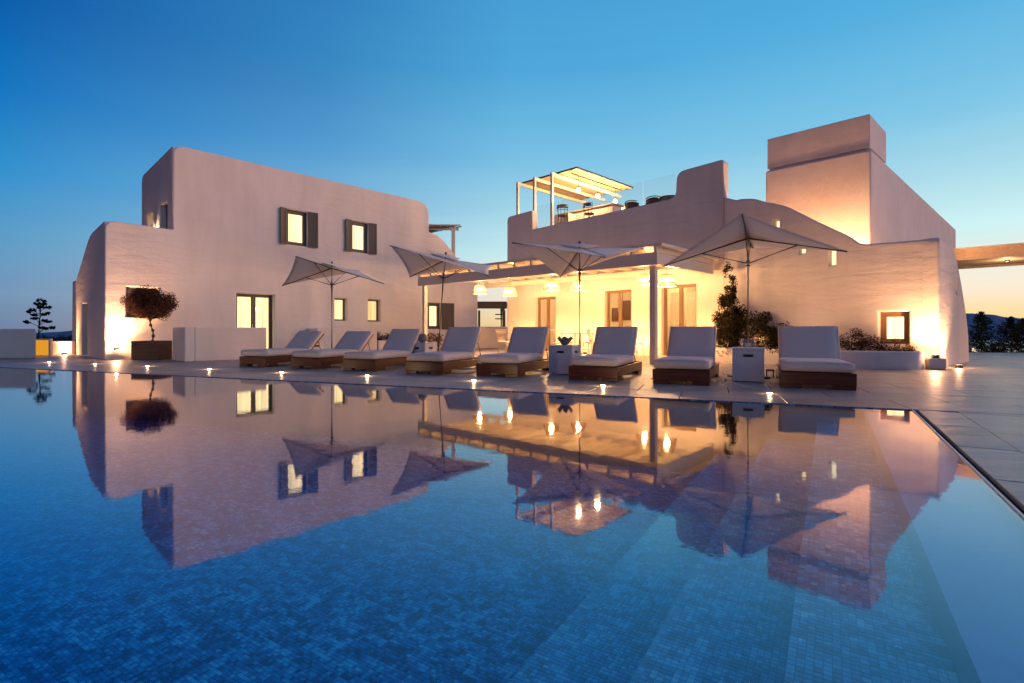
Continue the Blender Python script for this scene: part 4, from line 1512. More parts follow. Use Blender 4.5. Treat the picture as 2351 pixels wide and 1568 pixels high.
for k, (s0, w, lab) in enumerate(tabs):
    table(lab, PP(s0, w), pd)
    offs = [(.68, 0, math.pi / 2), (-.68, 0, -math.pi / 2), (0, .68, 0), (0, -.68, math.pi)]
    if k == 1: offs = [(.62, .1, math.pi / 2 - .2), (-.68, 0, -math.pi / 2), (0, .68, math.pi), (0.1, -.68, 0)]
    if k == 2: offs = [(.55, -.2, math.pi / 2), (-.62, 0, -math.pi / 2), (0, .68, math.pi)]
    for a, b, r0 in offs:
        d_ = (PL_ - PR).normalized()
        p = PP(s0 + a, w + b)
        t_ = PP(s0, w) - p
        put_chair(p, math.atan2(t_.y, t_.x) - math.pi / 2)
p = ground(1040, 806)
put_chair(at(1036, 757, 19.6) * Vector((1, 1, 0)), .4) if False else put_chair(Vector((at(1036, 757, 19.6).x, 19.6, 0)), .6)

# ------------------------------------------------------------------ parasols
def parasol(label, base, phi, zs, hub, tilt, r=1.5, top=None, m=None):
    """four corners near, left, far, right at heights zs; phi turns the near corner off -Y"""
    r_ = empty('parasol', base, 0, label=label, cat='parasol', group='square sail parasols between the loungers')
    c, s_ = math.cos(phi), math.sin(phi)
    dirs = [Vector((-s_, -c, 0)), Vector((-c, s_, 0)), Vector((s_, c, 0)), Vector((c, -s_, 0))]
    H_ = Vector((tilt[0], tilt[1], hub - .07))
    C = [dirs[i] * r + H_ * Vector((1, 1, 0)) if False else Vector((dirs[i].x * r + tilt[0], dirs[i].y * r + tilt[1], zs[i])) for i in range(4)]
    runner = Vector((tilt[0] * .7, tilt[1] * .7, hub - .55))
    # each quarter of cloth, its hem drawn in between the corners
    for i in range(4):
        a, b = C[i], C[(i + 1) % 4]
        n = 10
        vs, idx = [], {}
        for u in range(n + 1):
            for v in range(n + 1 - u):
                ku, kv = u / n, v / n
                p = H_ + (a - H_) * ku + (b - H_) * kv
                q = ku + kv
                pull = 4 * ku * kv * .055
                mid = (a + b) / 2
                p += (H_ - mid) * pull * .9
                p.z -= math.sin(min(1, q) * math.pi) * .03 * (4 * ku * kv + .1)
                idx[(u, v)] = len(vs)
                vs.append(p)
        fs = []
        for u in range(n):
            for v in range(n - u):
                fs.append((idx[(u, v)], idx[(u + 1, v)], idx[(u, v + 1)]))
                if v < n - u - 1:
                    fs.append((idx[(u + 1, v)], idx[(u + 1, v + 1)], idx[(u, v + 1)]))
        mb = MB().add(vs, fs)
        o = obj('canopy_panel', mb, 'canopy', r_, smooth=True)
        so_ = o.modifiers.new('cloth', 'SOLIDIFY')
        so_.thickness = .004
    # small raised vent cap over the middle
    cap = [H_.lerp(C[i], .30) + Vector((0, 0, .045)) for i in range(4)]
    top_ = H_ + Vector((0, 0, .10))
    V_, F2 = [top_], []
    for i in range(4):
        a, b = cap[i], cap[(i + 1) % 4]
        V_ += [a, (a + b) / 2 + (top_ - (a + b) / 2) * .12]
    for i in range(8):
        F2.append((0, 1 + i, 1 + (i + 1) % 8))
    o = obj('vent_cap', MB().add(V_, F2), 'canopy', r_)
    so_ = o.modifiers.new('cloth', 'SOLIDIFY')
    so_.thickness = .004
    for i in range(4):
        a = H_ + Vector((0, 0, -.03))
        b = C[i] + Vector((0, 0, -.015))
        obj('rib', MB().tube([a, b], [.017, .012], 6), 'pole', r_)
        mid = a.lerp(b, .52)
        obj('strut', MB().tube([runner, mid], .012, 6), 'pole', r_)
    obj('pole', MB().tube([(0, 0, .05), (tilt[0] * .7, tilt[1] * .7, hub - .55), (tilt[0], tilt[1], hub - .01)], [.024, .022, .018], 10), 'pole' if m is None else m, r_)
    obj('runner', MB().tube([runner - Vector((0, 0, .05)), runner + Vector((0, 0, .05))], .042, 10), 'pole', r_)
    obj('finial', MB().lathe([(.001, .07), (.02, .05), (.03, .0)], (H_.x, H_.y, H_.z + .09), 8), 'pole', r_)
    obj('base_plate', MB().box(-.27, .27, -.27, .27, 0, .035), 'black', r_, bevel=.01)
    obj('base_sleeve', MB().tube([(0, 0, .035), (0, 0, .35)], .032, 10), 'black', r_)
    return r_
parasol('pale square parasol farthest left, its left corner tipped up', Vector((-4.75, 13.5, 0)), R(13), (2.60, 2.06, 2.58, 2.06), 2.58, (0, 0))
parasol('pale square parasol on the leaning pole, second from the left', Vector((-1.75, 12.0, 0)), R(45), (2.67, 2.22, 2.50, 2.02), 2.60, (.2, 0))
parasol('pale square parasol in front of the pergola, left corner raised high', Vector((1.40, 10.6, 0)), R(-11), (2.17, 2.63, 2.10, 2.60), 2.62, (0, 0), r=1.43)
parasol('largest looking square parasol at the right, behind the big white cube table', Vector((4.24, 9.2, 0)), R(28), (2.65, 2.10, 2.55, 2.17), 2.60, (0, 0), m='steel')

# ------------------------------------------------------------------ sun loungers
def cushion_mesh(w, l, h, nx=10, ny=16, r=.045):
    """soft box: rounded edges, slightly crowned top, faint dents"""
    mb = MB()
    us = [-1 + 2 * i / nx for i in range(nx + 1)]
    vs_ = [-1 + 2 * j / ny for j in range(ny + 1)]
    def pt_(u, v, top):
        x, y = u * w / 2, v * l / 2
        ex, ey = w / 2 - abs(x), l / 2 - abs(y)
        e_ = min(ex, ey)
        z = h if top else 0
        if e_ < r:
            k = 1 - e_ / r
            z = (h - r * .55 * k * k) if top else r * .45 * k * k
        if top:
            z += .014 * (1 - u * u) * (1 - v * v) + .006 * noise.noise(Vector((x * 4, y * 4, h * 9)))
        return (x, y, z)
    n1 = (nx + 1) * (ny + 1)
    V = [pt_(u, v, True) for v in vs_ for u in us] + [pt_(u, v, False) for v in vs_ for u in us]
    Fs = []
    for j in range(ny):
        for i in range(nx):
            k = j * (nx + 1) + i
            Fs.append((k, k + 1, k + nx + 2, k + nx + 1))
            Fs.append((n1 + k, n1 + k + nx + 1, n1 + k + nx + 2, n1 + k + 1))
    for i in range(nx):
        Fs.append((i, n1 + i, n1 + i + 1, i + 1))
        k = ny * (nx + 1) + i
        Fs.append((k, k + 1, n1 + k + 1, n1 + k))
    for j in range(ny):
        k = j * (nx + 1)
        Fs.append((k, k + nx + 1, n1 + k + nx + 1, n1 + k))
        k += nx
        Fs.append((k, n1 + k, n1 + k + nx + 1, k + nx + 1))
    return mb.add(V, Fs)
LW, LL = .86, 1.92
def make_lounger(back=58):
    r_ = empty('sun_lounger', (0, 0, 0), 0)
    w, l = LW, LL
    # frame of thick teak boards; leg blocks at the corners leave a low slot between them
    obj('foot_board', MB().box(-w / 2, w / 2, 0, .045, .055, .235), 'teak', r_, bevel=.006)
    obj('head_board', MB().box(-w / 2, w / 2, l - .045, l, .055, .235), 'teak', r_, bevel=.006)
    for sx in (-1, 1):
        x0, x1 = sorted((sx * w / 2, sx * (w / 2 - .04)))
        obj('side_rail', MB().box(x0, x1, .047, l - .047, .075, .235), 'teak', r_, bevel=.006)
        for y0, y1 in ((.0, .30), (l - .30, l)):
            a, b = sorted((sx * (w / 2 - .004), sx * (w / 2 - .26)))
            obj('leg', MB().box(a, b, y0 + .003, y1 - .003 if y0 else .10, 0, .053) if not y0 else MB().box(a, b, l - .10, l - .003, 0, .053), 'teak', r_, bevel=.004)
            a2, b2 = sorted((sx * (w / 2 - .002), sx * (w / 2 - .036)))
            ya, yb = (.101, .34) if not y0 else (l - .34, l - .101)
            obj('leg', MB().box(a2, b2, ya, yb, 0, .073), 'teak', r_, bevel=.004)
    for k in range(7):
        y = .10 + k * .17
        obj('slat', MB().box(-w / 2 + .042, w / 2 - .042, y, y + .12, .20, .222), 'teak', r_)
    obj('seat_cushion', cushion_mesh(w - .03, 1.22, .155), 'cushion', r_, WM[r_.name] @ Matrix.Translation((0, .635, .236)), smooth=True)
    def piping(host, w_, l_, h_, mw):
        r0 = .035
        a, b = w_ / 2 - .012, l_ / 2 - .012
        pts = []
        for cx, cy, q0 in ((a - r0, b - r0, 0), (-a + r0, b - r0, 1), (-a + r0, -b + r0, 2), (a - r0, -b + r0, 3)):
            for k_ in range(4):
                an = (q0 + k_ / 3) * math.pi / 2
                pts.append((cx + r0 * math.cos(an), cy + r0 * math.sin(an), h_))
        pts.append(pts[0])
        obj('piping', MB().tube(pts, .006, 5), 'cushion', host, mw)
    sc_ = [o for o in COL.objects if o.parent == r_ and o.name.startswith('seat_cushion')][0]
    piping(sc_, w - .03, 1.22, .140, WM[sc_.name])
    piping(sc_, w - .03, 1.22, .022, WM[sc_.name])
    piv = WM[r_.name] @ Matrix.Translation((0, 1.30, .262)) @ Matrix.Rotation(R(back), 4, 'X')
    obj('back_cushion', cushion_mesh(w - .05, .74, .115, 10, 12), 'cushion', r_, piv @ Matrix.Translation((0, .35, 0)), smooth=True)
    bc_ = [o for o in COL.objects if o.parent == r_ and o.name.startswith('back_cushion')][0]
    piping(bc_, w - .05, .74, .100, WM[bc_.name])
    for sx in (-1, 1):
        a, b = sorted((sx * (w / 2 - .05), sx * (w / 2 - .10)))
        obj('back_rail', MB().box(a, b, -.03, .74, -.035, -.004), 'teak', r_, piv, bevel=.004)
        obj('back_prop', MB().tube([(sx * (w / 2 - .12), 1.30 + math.cos(R(back)) * .55 + .01, .24 + math.sin(R(back)) * .55), (sx * (w / 2 - .12), 1.84, .21)], .014, 6), 'teak', r_)
    for k in range(5):
        obj('back_slat', MB().box(-w / 2 + .101, w / 2 - .101, .02 + k * .145, .12 + k * .145, -.028, -.006), 'teak', r_, piv)
    return r_
protos = {58: make_lounger(58), 51: make_lounger(51), 43: make_lounger(43)}
used_ = set()
backs = [58, 58, 58, 58, 58, 51, 43, 43]
lspots = [   # foot-left corner (photo survey), heading, width factor, label
    (1791, 889.5, 25.5, 1.12, 'white cushioned teak lounger at the far right end of the row, facing the camera'),
    (1498, 880.5, 26, 1, 'white cushioned teak lounger second from the right, in front of the post and curtained door'),
    (1305, 871.5, 26, 1, 'white cushioned teak lounger right of the cube table with the flower shaped bowl'),
    (1093, 862.5, 25, 1, 'white cushioned teak lounger left of the cube table with the flower shaped bowl'),
    (930, 857, 24, 1, 'white cushioned teak lounger just right of the leaning parasol pole'),
    (786, 850, 24, 1, 'white cushioned teak lounger left of the cube table with the round vase'),
    (667, 845, 24, 1, 'white cushioned teak lounger beside the leftmost parasol, second from the left'),
    (549, 841, 24, 1, 'white cushioned teak lounger at the far left end of the row'),
]
for k, (x, y, a, sx, lab) in enumerate(lspots):
    pr_ = protos[backs[k]]
    c = copy_tree(pr_) if backs[k] in used_ else pr_
    used_.add(backs[k])
    tag(c, lab, 'sun lounger', 'teak sun loungers lined up along the pool')
    p = ground(x, y)
    rz = -R(a)
    half = Vector((math.cos(rz), math.sin(rz), 0)) * LW / 2 * sx
    place(c, p + half, rz, sx)

# ------------------------------------------------------------------ cube side tables and what stands on them
def cube_table(label, p, rz, s_=.48, h=.56):
    r_ = empty('cube_table', p, rz, label=label, cat='side table', group='white cube side tables between the loungers')
    t = .035
    a = s_ / 2
    # walls; front and right side have a slotted hand hole
    def panel(name, axis, sg, slot):
        mb = MB()
        def bx(u0, u1, z0, z1):
            if axis == 'y':
                y0, y1 = sorted((sg * a, sg * (a - t)))
                mb.box(u0, u1, y0, y1, z0, z1)
            else:
                x0, x1 = sorted((sg * a, sg * (a - t)))
                mb.box(x0, x1, u0, u1, z0, z1)
        e_ = a if axis == 'y' else a - t - .001
        if slot:
            sw, z0, z1 = .075, h - .15, h - .105
            bx(-e_, e_, .012, z0)
            bx(-e_, e_, z1, h - .03)
            bx(-e_, -sw, z0, z1)
            bx(sw, e_, z0, z1)
        else:
            bx(-e_, e_, .012, h - .03)
        obj(name, mb, 'cube', r_)
    panel('side_panel', 'y', -1, True)
    panel('side_panel', 'y', 1, False)
    panel('side_panel', 'x', 1, True)
    panel('side_panel', 'x', -1, False)
    obj('table_top', MB().box(-a - .004, a + .004, -a - .004, a + .004, h - .029, h), 'cube', r_, bevel=.006)
    obj('liner', MB().box(-a + t + .01, a - t - .01, -a + t + .01, a - t - .01, .05, h - .2), 'black', r_)
    for sx in (-1, 1):
        for sy in (-1, 1):
            obj('foot', MB().box(sx * (a - .06) - .02, sx * (a - .06) + .02, sy * (a - .06) - .02, sy * (a - .06) + .02, 0, .012), 'black', r_)
    return r_
def cpos(x, Y):
    p = at(x, 757, Y)
    return Vector((p.x, p.y, 0))
c4 = cpos(1718, 8.65)
c3 = cpos(1297, 10.05)
c2 = cpos(970, 12.1)
c1 = cpos(712, 13.6)
cube_table('large white cube table with a hand slot, below the rightmost parasol', c4, R(-25))
cube_table('white cube table carrying the flower shaped bowl', c3, R(-28))
cube_table('white cube table carrying the dark round vase', c2, R(-26))
cube_table('white cube table at the left with the small potted plant', c1, R(-26))
HT = .56
v = empty('flower_bowl', (c3.x, c3.y, HT), 0, label='grey bowl shaped like an open flower on the cube table', cat='bowl')
obj('bowl', MB().lathe([(.001, .01), (.05, 0), (.06, .01), (.10, .06), (.125, .12), (.115, .12), (.09, .065), (.001, .03)], n=18), 'ceram', v, smooth=True)
for k in range(8):
    a = k * math.pi / 4
    m_ = Matrix.Rotation(a, 4, 'Z')
    obj('petal', MB().add([m_ @ Vector(q) for q in ((.09, -.05, .06), (.09, .05, .06), (.15, .055, .12), (.17, 0, .175), (.15, -.055, .12), (.12, 0, .10))],
                          [(0, 1, 5), (1, 2, 5), (2, 3, 5), (3, 4, 5), (4, 0, 5)]), 'ceram', v, fix=False)
v = empty('round_vase', (c2.x, c2.y, HT), 0, label='dark round vase with a wide mouth on the cube table', cat='vase')
obj('vase_body', MB().lathe([(.001, 0), (.06, 0), (.11, .04), (.13, .10), (.11, .165), (.075, .195), (.08, .20), (.065, .19), (.1, .1), (.001, .02)], n=20), 'ceram', v, smooth=True)
v = empty('candle_lantern', (c4.x, c4.y, HT), 0, label='low glass candle bowl on the big cube table', cat='candle holder')
obj('glass_bowl', MB().lathe([(.001, .004), (.07, .0), (.12, .05), (.13, .10), (.10, .15), (.09, .15), (.115, .10), (.10, .05), (.001, .02)], n=20), 'glass', v, smooth=True)
obj('candle', MB().lathe([(.001, .075), (.035, .075), (.036, .07), (.036, .022), (.001, .021)], n=14), 'white_paint', v)
v = empty('potted_plant', (c1.x, c1.y, HT), 0, label='small potted plant on the left cube table', cat='plant')
obj('pot', MB().lathe([(.001, 0), (.06, 0), (.08, .10), (.07, .10), (.055, .02), (.001, .02)], n=14), 'ceram', v, smooth=True)
mb = MB()
leaves(mb, (0, 0, .2), (.12, .12, .1), 90, .07, random.Random(2), .5, 8)
obj('foliage', mb, 'leaf_green', v, fix=False)
p = cpos(1768, 9.3)
v = empty('wooden_stool', p, -R(25), label='small brown wooden block stool between the big cube table and the last lounger', cat='stool')
obj('stool_top', MB().box(-.07, .07, -.07, .07, .11, .14), 'box_wood', v, bevel=.005)
obj('stool_side', MB().box(-.065, -.045, -.065, .065, 0, .109), 'box_wood', v)
obj('stool_side', MB().box(.045, .065, -.065, .065, 0, .109), 'box_wood', v)

# ------------------------------------------------------------------ deck lights
dl_names = ['deck light nearest the camera, in front of the rightmost lounger', 'deck light in front of the lounger beside the flower bowl table', 'deck light in front of the fourth lounger from the right',
            'deck light in front of the third lounger from the left', 'deck light in front of the two leftmost loungers', 'deck light below the low white screen wall', 'deck light in front of the boxed round tree',
            'deck light in front of the glowing house corner', 'deck light farthest left, near the yellow panel']
first = None
for k, (x, y) in enumerate(((1767, 904), (1385, 886.5), (1088, 874.5), (843, 863.5), (646, 855.5), (480, 848), (338, 841.5), (218, 836), (113, 832.5))):
    p = ground(x, y)
    if first is None:
        first = empty('deck_light', (0, 0, 0))
        obj('bezel', MB().lathe([(.055, .0005), (.055, .006), (.045, .008), (.036, .006), (.036, .002)], n=20), 'steel', first)
        obj('lens', MB().lathe([(.033, .004), (.030, .009), (.020, .013), (.001, .015)], n=16), 'deck_lens', first, smooth=True)
        c = first
    else:
        c = copy_tree(first)
    tag(c, dl_names[k], 'deck light', 'small lights set in the deck along the pool')
    place(c, p, 0)
    light('deck_glow', 'POINT', (p.x, p.y, .03), 2.4, (1, .66, .34), .008, c)

# ------------------------------------------------------------------ uplights
def uplight(label, p, target, power, cone, rz=0, glow=0, col=(1, .52, .25), body='black'):
    r_ = empty('uplight', p, rz, label=label, cat='spotlight')
    obj('housing', MB().lathe([(.001, 0), (.07, 0), (.075, .01), (.075, .07), (.062, .07), (.062, .05), (.001, .05)], n=16), body, r_)
    obj('lens', MB().lathe([(.061, .055), (.04, .06), (.001, .062)], n=14), 'up_lens', r_)
    light('beam', 'SPOT', (p[0], p[1], p[2] + .09), power, col, .03, r_, target, cone, .9)
    if glow:
        light('spill', 'POINT', (p[0], p[1], p[2] + .12), glow, col, .03, r_)
    return r_
p = FA.pt(tA(262), .26, .28)
uplight('spotlight at the left corner of the white house, behind the boxed round tree', p, p + Vector((-.08, .07, 1.0)), 520, 130, glow=46, body='white_paint')
r_ = [o for o in COL.objects if o.name == 'uplight'][0]
obj('mount', MB().tube([(0, 0, .03), (-.26 * FA.n.x, -.26 * FA.n.y, .03)], .02, 6), 'white_paint', r_)
p = EA.pt(4.9) + EA.n * .28 if False else FA.pt(0) + dp * 4.7 + EA.n * .3
uplight('spotlight at the far left end wall of the white house', Vector((p.x, p.y, 0)), Vector((p.x - EA.n.x * .06, p.y - EA.n.y * .06, 1)), 420, 120, glow=60)
p = FC.pt(tC1 + .0, .50, .245)
uplight('blazing spotlight at the right corner of the stair wall, beside the curved planter', p, p + Vector((.0, .16, 1)), 330, 140, glow=36)
cl_ = cC + nD * .3 + uD * .35
uplight('spotlight behind the corner, lighting the leaning side wall', Vector((cl_.x, cl_.y, 0)), Vector((cl_.x - .08, cl_.y + .05, 1)), 260, 120, glow=20)
p = FC.pt(tB(1765), .5, .38)
uplight('spotlight in the planter under the climbing bush', p, p + Vector((.18, .22, 1)), 60, 140, glow=3)
p = FB.pt(tB(1940), -.95, 2.1)
uplight('spotlight on the stair landing lighting the tall block', p, p + Vector((.28, .30, 1)), 450, 160, glow=215, col=(1, .50, .22))
p = FB.pt(tB(1830), -.8, 2.1)
uplight('second spotlight on the stair, left of the landing light', p, p + Vector((.28, .30, 1)), 200, 160, glow=60, col=(1, .50, .22))
p = FC.pt(tB(1880), 1.0, .38)
uplight('spotlight in the planter left of the last lounger, washing the stair wall', p, p + Vector((.18, .22, 1)), 28, 140, glow=3)
# floor uplights along the lit wall under the pergola
for k, (x, off, lab) in enumerate(((1205, .5, 'floor uplight at the left end of the wall under the pergola'), (1288, .5, 'bright floor uplight between the left and middle pergola doors'),
                                   (1362, .5, 'floor uplight just left of the middle pergola door'), (1470, .5, 'floor uplight right of the middle pergola door'),
                                   (1630, .5, 'floor uplight at the right end of the wall under the pergola'))):
    p = FB.pt(tB(x), off)
    uplight(lab, p, p - FB.n * .3 + Vector((0, 0, 1)), 110, 130, glow=8, col=(1, .50, .17))
# block the corner spotlight stands in
p = FC.pt(tC1 + .0, .50, 0)
e_ = empty('stone_bollard', (p.x, p.y, 0), 0, label='small pale corner block carrying the blazing spotlight', cat='bollard')
obj('block', MB().box(-.16, .16, -.12, .12, 0, .243), 'stucco', e_, Matrix.Translation((p.x, p.y, 0)) @ Matrix.Rotation(R(-20), 4, 'Z'), bevel=.03, seg=3)

# ------------------------------------------------------------------ curved planter at the right
pp = [FC.pt(tB(1668), .02), Vector((5.15, 14.05, 0)), Vector((7.53, 11.42, 0)), Vector((8.9, 10.95, 0)), FC.pt(tC1 - .35, .04)]
outl = fillet([(pp[0].x, pp[0].y, 0), (pp[1].x, pp[1].y, .1), (pp[2].x, pp[2].y, .9), (pp[3].x, pp[3].y, .45), (pp[4].x, pp[4].y, 0)], 10)
pl_e = empty('curved_planter', (7.5, 12, 0), 0, label='low curved white planter below the stair wall', cat='planter')
def inset(pts, d):
    c = Vector((7.6, 12.2))
    out = []
    n = len(pts)
    for i, p in enumerate(pts):
        a, b = pts[i - 1], pts[(i + 1) % n]
        t_ = (b - a).normalized()
        nn = Vector((-t_.y, t_.x))
        if (c - p).dot(nn) < 0:
            nn = -nn
        out.append(p + nn * d)
    return out
inn = inset(outl, .20)
n = len(outl)
vs = [(p.x, p.y, 0) for p in outl] + [(p.x, p.y, .36) for p in outl] + [(p.x, p.y, .385) for p in inset(outl, .025)] + [(p.x, p.y, .385) for p in inset(outl, .175)] + [(p.x, p.y, .36) for p in inn] + [(p.x, p.y, .25) for p in inn]
fs = [(r0 * n + i, r0 * n + i + 1, (r0 + 1) * n + i + 1, (r0 + 1) * n + i) for r0 in range(5) for i in range(n - 1)]
obj('planter_rim', MB().add(vs, fs), 'stucco_smooth', pl_e, Matrix(), smooth=True)
obj('soil', MB().add([(p.x, p.y, .33) for p in inn], [tuple(range(n))]), 'soil', pl_e, Matrix(), fix=False)

# ------------------------------------------------------------------ plants
def shrub(name, label, cat, p, blobs, m, size, dens, seed, twigs=10, group=None, bark='bark', zmin=0):
    rn = random.Random(seed)
    r_ = empty(name, p, 0, label=label, cat=cat, group=group)
    mb = MB()
    tips = []
    for cx, cy, cz, rx, ry, rz_, kk in blobs:
        tips += leaves(mb, (cx, cy, cz), (rx, ry, rz_), int(dens * kk), size, rn, .5, 16, drop=zmin)
    obj('foliage', mb, m, r_, fix=False)
    mb = MB()
    for k in range(min(twigs, len(tips))):
        t_ = tips[rn.randrange(len(tips))]
        st = Vector((rn.uniform(-.08, .08), rn.uniform(-.08, .08), 0))
        mid = st.lerp(t_, .5) + Vector((rn.uniform(-.1, .1), rn.uniform(-.1, .1), .08))
        mb.tube([st, mid, t_], [.014, .009, .004], 5)
    obj('stem', mb, bark, r_)
    return r_
# climbing bush against the wall
p = FC.pt(tB(1700), .45)
shrub('climbing_bush', 'tall dark climbing bush against the wall beside the pergola', 'bush', Vector((p.x, p.y, .30)),
      [(0, 0, .65, .55, .4, .6, 1.3), (-.1, .05, 1.25, .26, .2, .45, .5), (-.02, .05, 1.75, .2, .14, .4, .22), (-.1, .05, 2.2, .12, .1, .3, .06), (.5, -.2, .6, .6, .4, .6, 1.2), (.95, -.55, .3, .5, .4, .4, .8)], 'leaf_green', .06, 4200, 11, 26)
p = Vector((5.75, 13.7, .32))
shrub('round_bush', 'rounded bush with lit leaves at the left end of the curved planter', 'bush', p, [(0, 0, .34, .42, .42, .42, 1), (.15, .1, .62, .3, .3, .25, .5)], 'leaf_green', .05, 3600, 12, 12)
def planter_pt(x, Y):
    q = at(x, 757, Y)
    return Vector((q.x, q.y, .32))
shrub('low_shrub', 'low dark shrub left of the last lounger in the curved planter', 'shrub', planter_pt(1800, 12.4), [(0, 0, .22, .5, .35, .28, 1)], 'leaf_green', .045, 1300, 13)
shrub('low_shrub', 'russet shrub right of the last lounger in the curved planter', 'shrub', planter_pt(1958, 12.0), [(0, 0, .25, .42, .3, .30, 1), (.35, -.1, .2, .35, .3, .26, .8)], 'leaf_red', .045, 1500, 14)
shrub('low_shrub', 'small shrub under the lit window in the curved planter', 'shrub', planter_pt(2058, 11.65), [(0, 0, .12, .42, .22, .17, 1)], 'leaf_red', .04, 1000, 15)
shrub('low_shrub', 'thin spiky plant between the first two loungers from the left', 'shrub', Vector((pv.pt(pv.t(874), -.3).x, pv.pt(pv.t(874), -.3).y, .43)), [(0, 0, .14, .3, .25, .2, 1)], 'leaf_red', .06, 500, 16)
q = pv.pt(pv.t(915), -.35)
shrub('low_shrub', 'russet shrub in the knee-high planter behind the middle loungers', 'shrub', Vector((q.x, q.y, .43)), [(-.6, -.5, .1, .4, .35, .16, 1), (0, 0, .1, .5, .4, .18, 1), (.8, .8, .1, .5, .4, .18, 1)], 'leaf_red', .05, 800, 17)
q = at(995, 757, 20.5)
shrub('low_shrub', 'reddish shrub below the shuttered window of the left house, beside the pergola', 'shrub', Vector((q.x, q.y, 0)), [(0, 0, .42, .5, .35, .4, 1)], 'leaf_red', .06, 1400, 18)

# boxed round tree
tp = ground(349, 826.5)
tp = Vector((at(349, 757, 14.85).x, 14.85, 0))
tb_ = empty('planter_box', tp, R(6), label='square dark wooden planter box holding the round tree', cat='planter')
for k in range(5):
    z0 = .01 + k * .107
    for sg in (-1, 1):
        y0, y1 = sorted((sg * .36, sg * .335))
        obj('plank', MB().box(-.36, .36, y0, y1, z0, z0 + .102), 'box_wood', tb_, bevel=.004)
        x0, x1 = sorted((sg * .36, sg * .335))
        obj('plank', MB().box(x0, x1, -.334, .334, z0, z0 + .102), 'box_wood', tb_, bevel=.004)
obj('inner_box', MB().box(-.333, .333, -.333, .333, .0, .50), 'soil', tb_)
tree = empty('round_tree', (tp.x, tp.y, .50), 0, label='small tree clipped to a russet ball on a bare crooked trunk, in the wooden box', cat='tree')
rn = random.Random(21)
mb = MB()
tips = leaves(mb, (-.02, 0, 1.12), (.76, .70, .50), 14000, .05, rn, .26, 100)
tips += leaves(mb, (-.02, 0, 1.05), (.5, .5, .3), 1800, .05, rn, .4, 20)
obj('crown', mb, 'leaf', tree, fix=False)
obj('trunk', MB().tube([(.0, 0, 0), (.03, .01, .18), (.02, 0, .34), (-.05, 0, .50), (-.07, .01, .66), (-.02, 0, .80)], [.062, .052, .045, .045, .055, .06], 10), 'bark', tree, smooth=True)
mb = MB()
for k in range(34):
    t_ = tips[rn.randrange(len(tips))]
    st = Vector((-.04, 0, .66 + rn.random() * .1))
    mid = st.lerp(t_, .5) + Vector((rn.uniform(-.06, .06), rn.uniform(-.06, .06), -.03))
    mb.tube([st, mid, t_], [.026, .014, .005], 5)
obj('limb', mb, 'bark', tree)

# candelabra-shaped flowering stalk behind the left wall
Ya = 21.0
zp = lambda x, y: at(x, y, Ya)
b0 = zp(88, 757)
ag = empty('agave_stalk', (b0.x, Ya, -.6), 0, label='dark flowering agave stalk with flat side clusters, silhouetted at far left', cat='plant')
obj('stalk', MB().tube([(b0.x, Ya, -.6), tuple(zp(87, 778)), tuple(zp(90, 740)), tuple(zp(92, 715)), tuple(zp(94, 695))], [.05, .045, .035, .028, .015], 7), 'agave', ag, Matrix())
rn = random.Random(4)
for (x, y, w) in ((95, 690, 14), (84, 697, 10), (103, 698, 11), (92, 705, 12), (111, 706, 8), (73, 712, 9), (67, 715, 8), (108, 719, 8), (100, 722, 9), (76, 723, 8), (79, 731, 9), (102, 736, 8), (110, 738, 8),
                  (62, 740, 12), (118, 752, 9), (96, 752, 8), (104, 754, 8)):
    c = zp(x, y)
    mb = MB()
    r0 = w * Ya / F_ * .8
    leaves(mb, (c.x, c.y, c.z), (r0, r0, r0 * .32), 90, .11, rn, .45, 7)
    mb.tube([tuple(zp(90 + (x - 90) * .06, y + 9)), ((c.x + b0.x) / 2, Ya, c.z - .06), tuple(c)], [.018, .013, .010], 5)
    obj('flower_cluster', mb, 'agave', ag, Matrix(), fix=False)
# dark hedge beyond the left walls
rn = random.Random(6)
mb = MB()
for k in range(16):
    q = at(96 + k * 6, 783, 20)
    leaves(mb, (q.x, 20 + rn.uniform(-.2, .2), q.z + rn.uniform(-.08, .05)), (.35, .3, .15), 130, .07, rn, .6, 6)
hd = obj('hedge', mb, 'hedge', fix=False)
tag(hd, 'strip of dark low hedge beyond the garden wall at the left', 'hedge', kind='stuff')

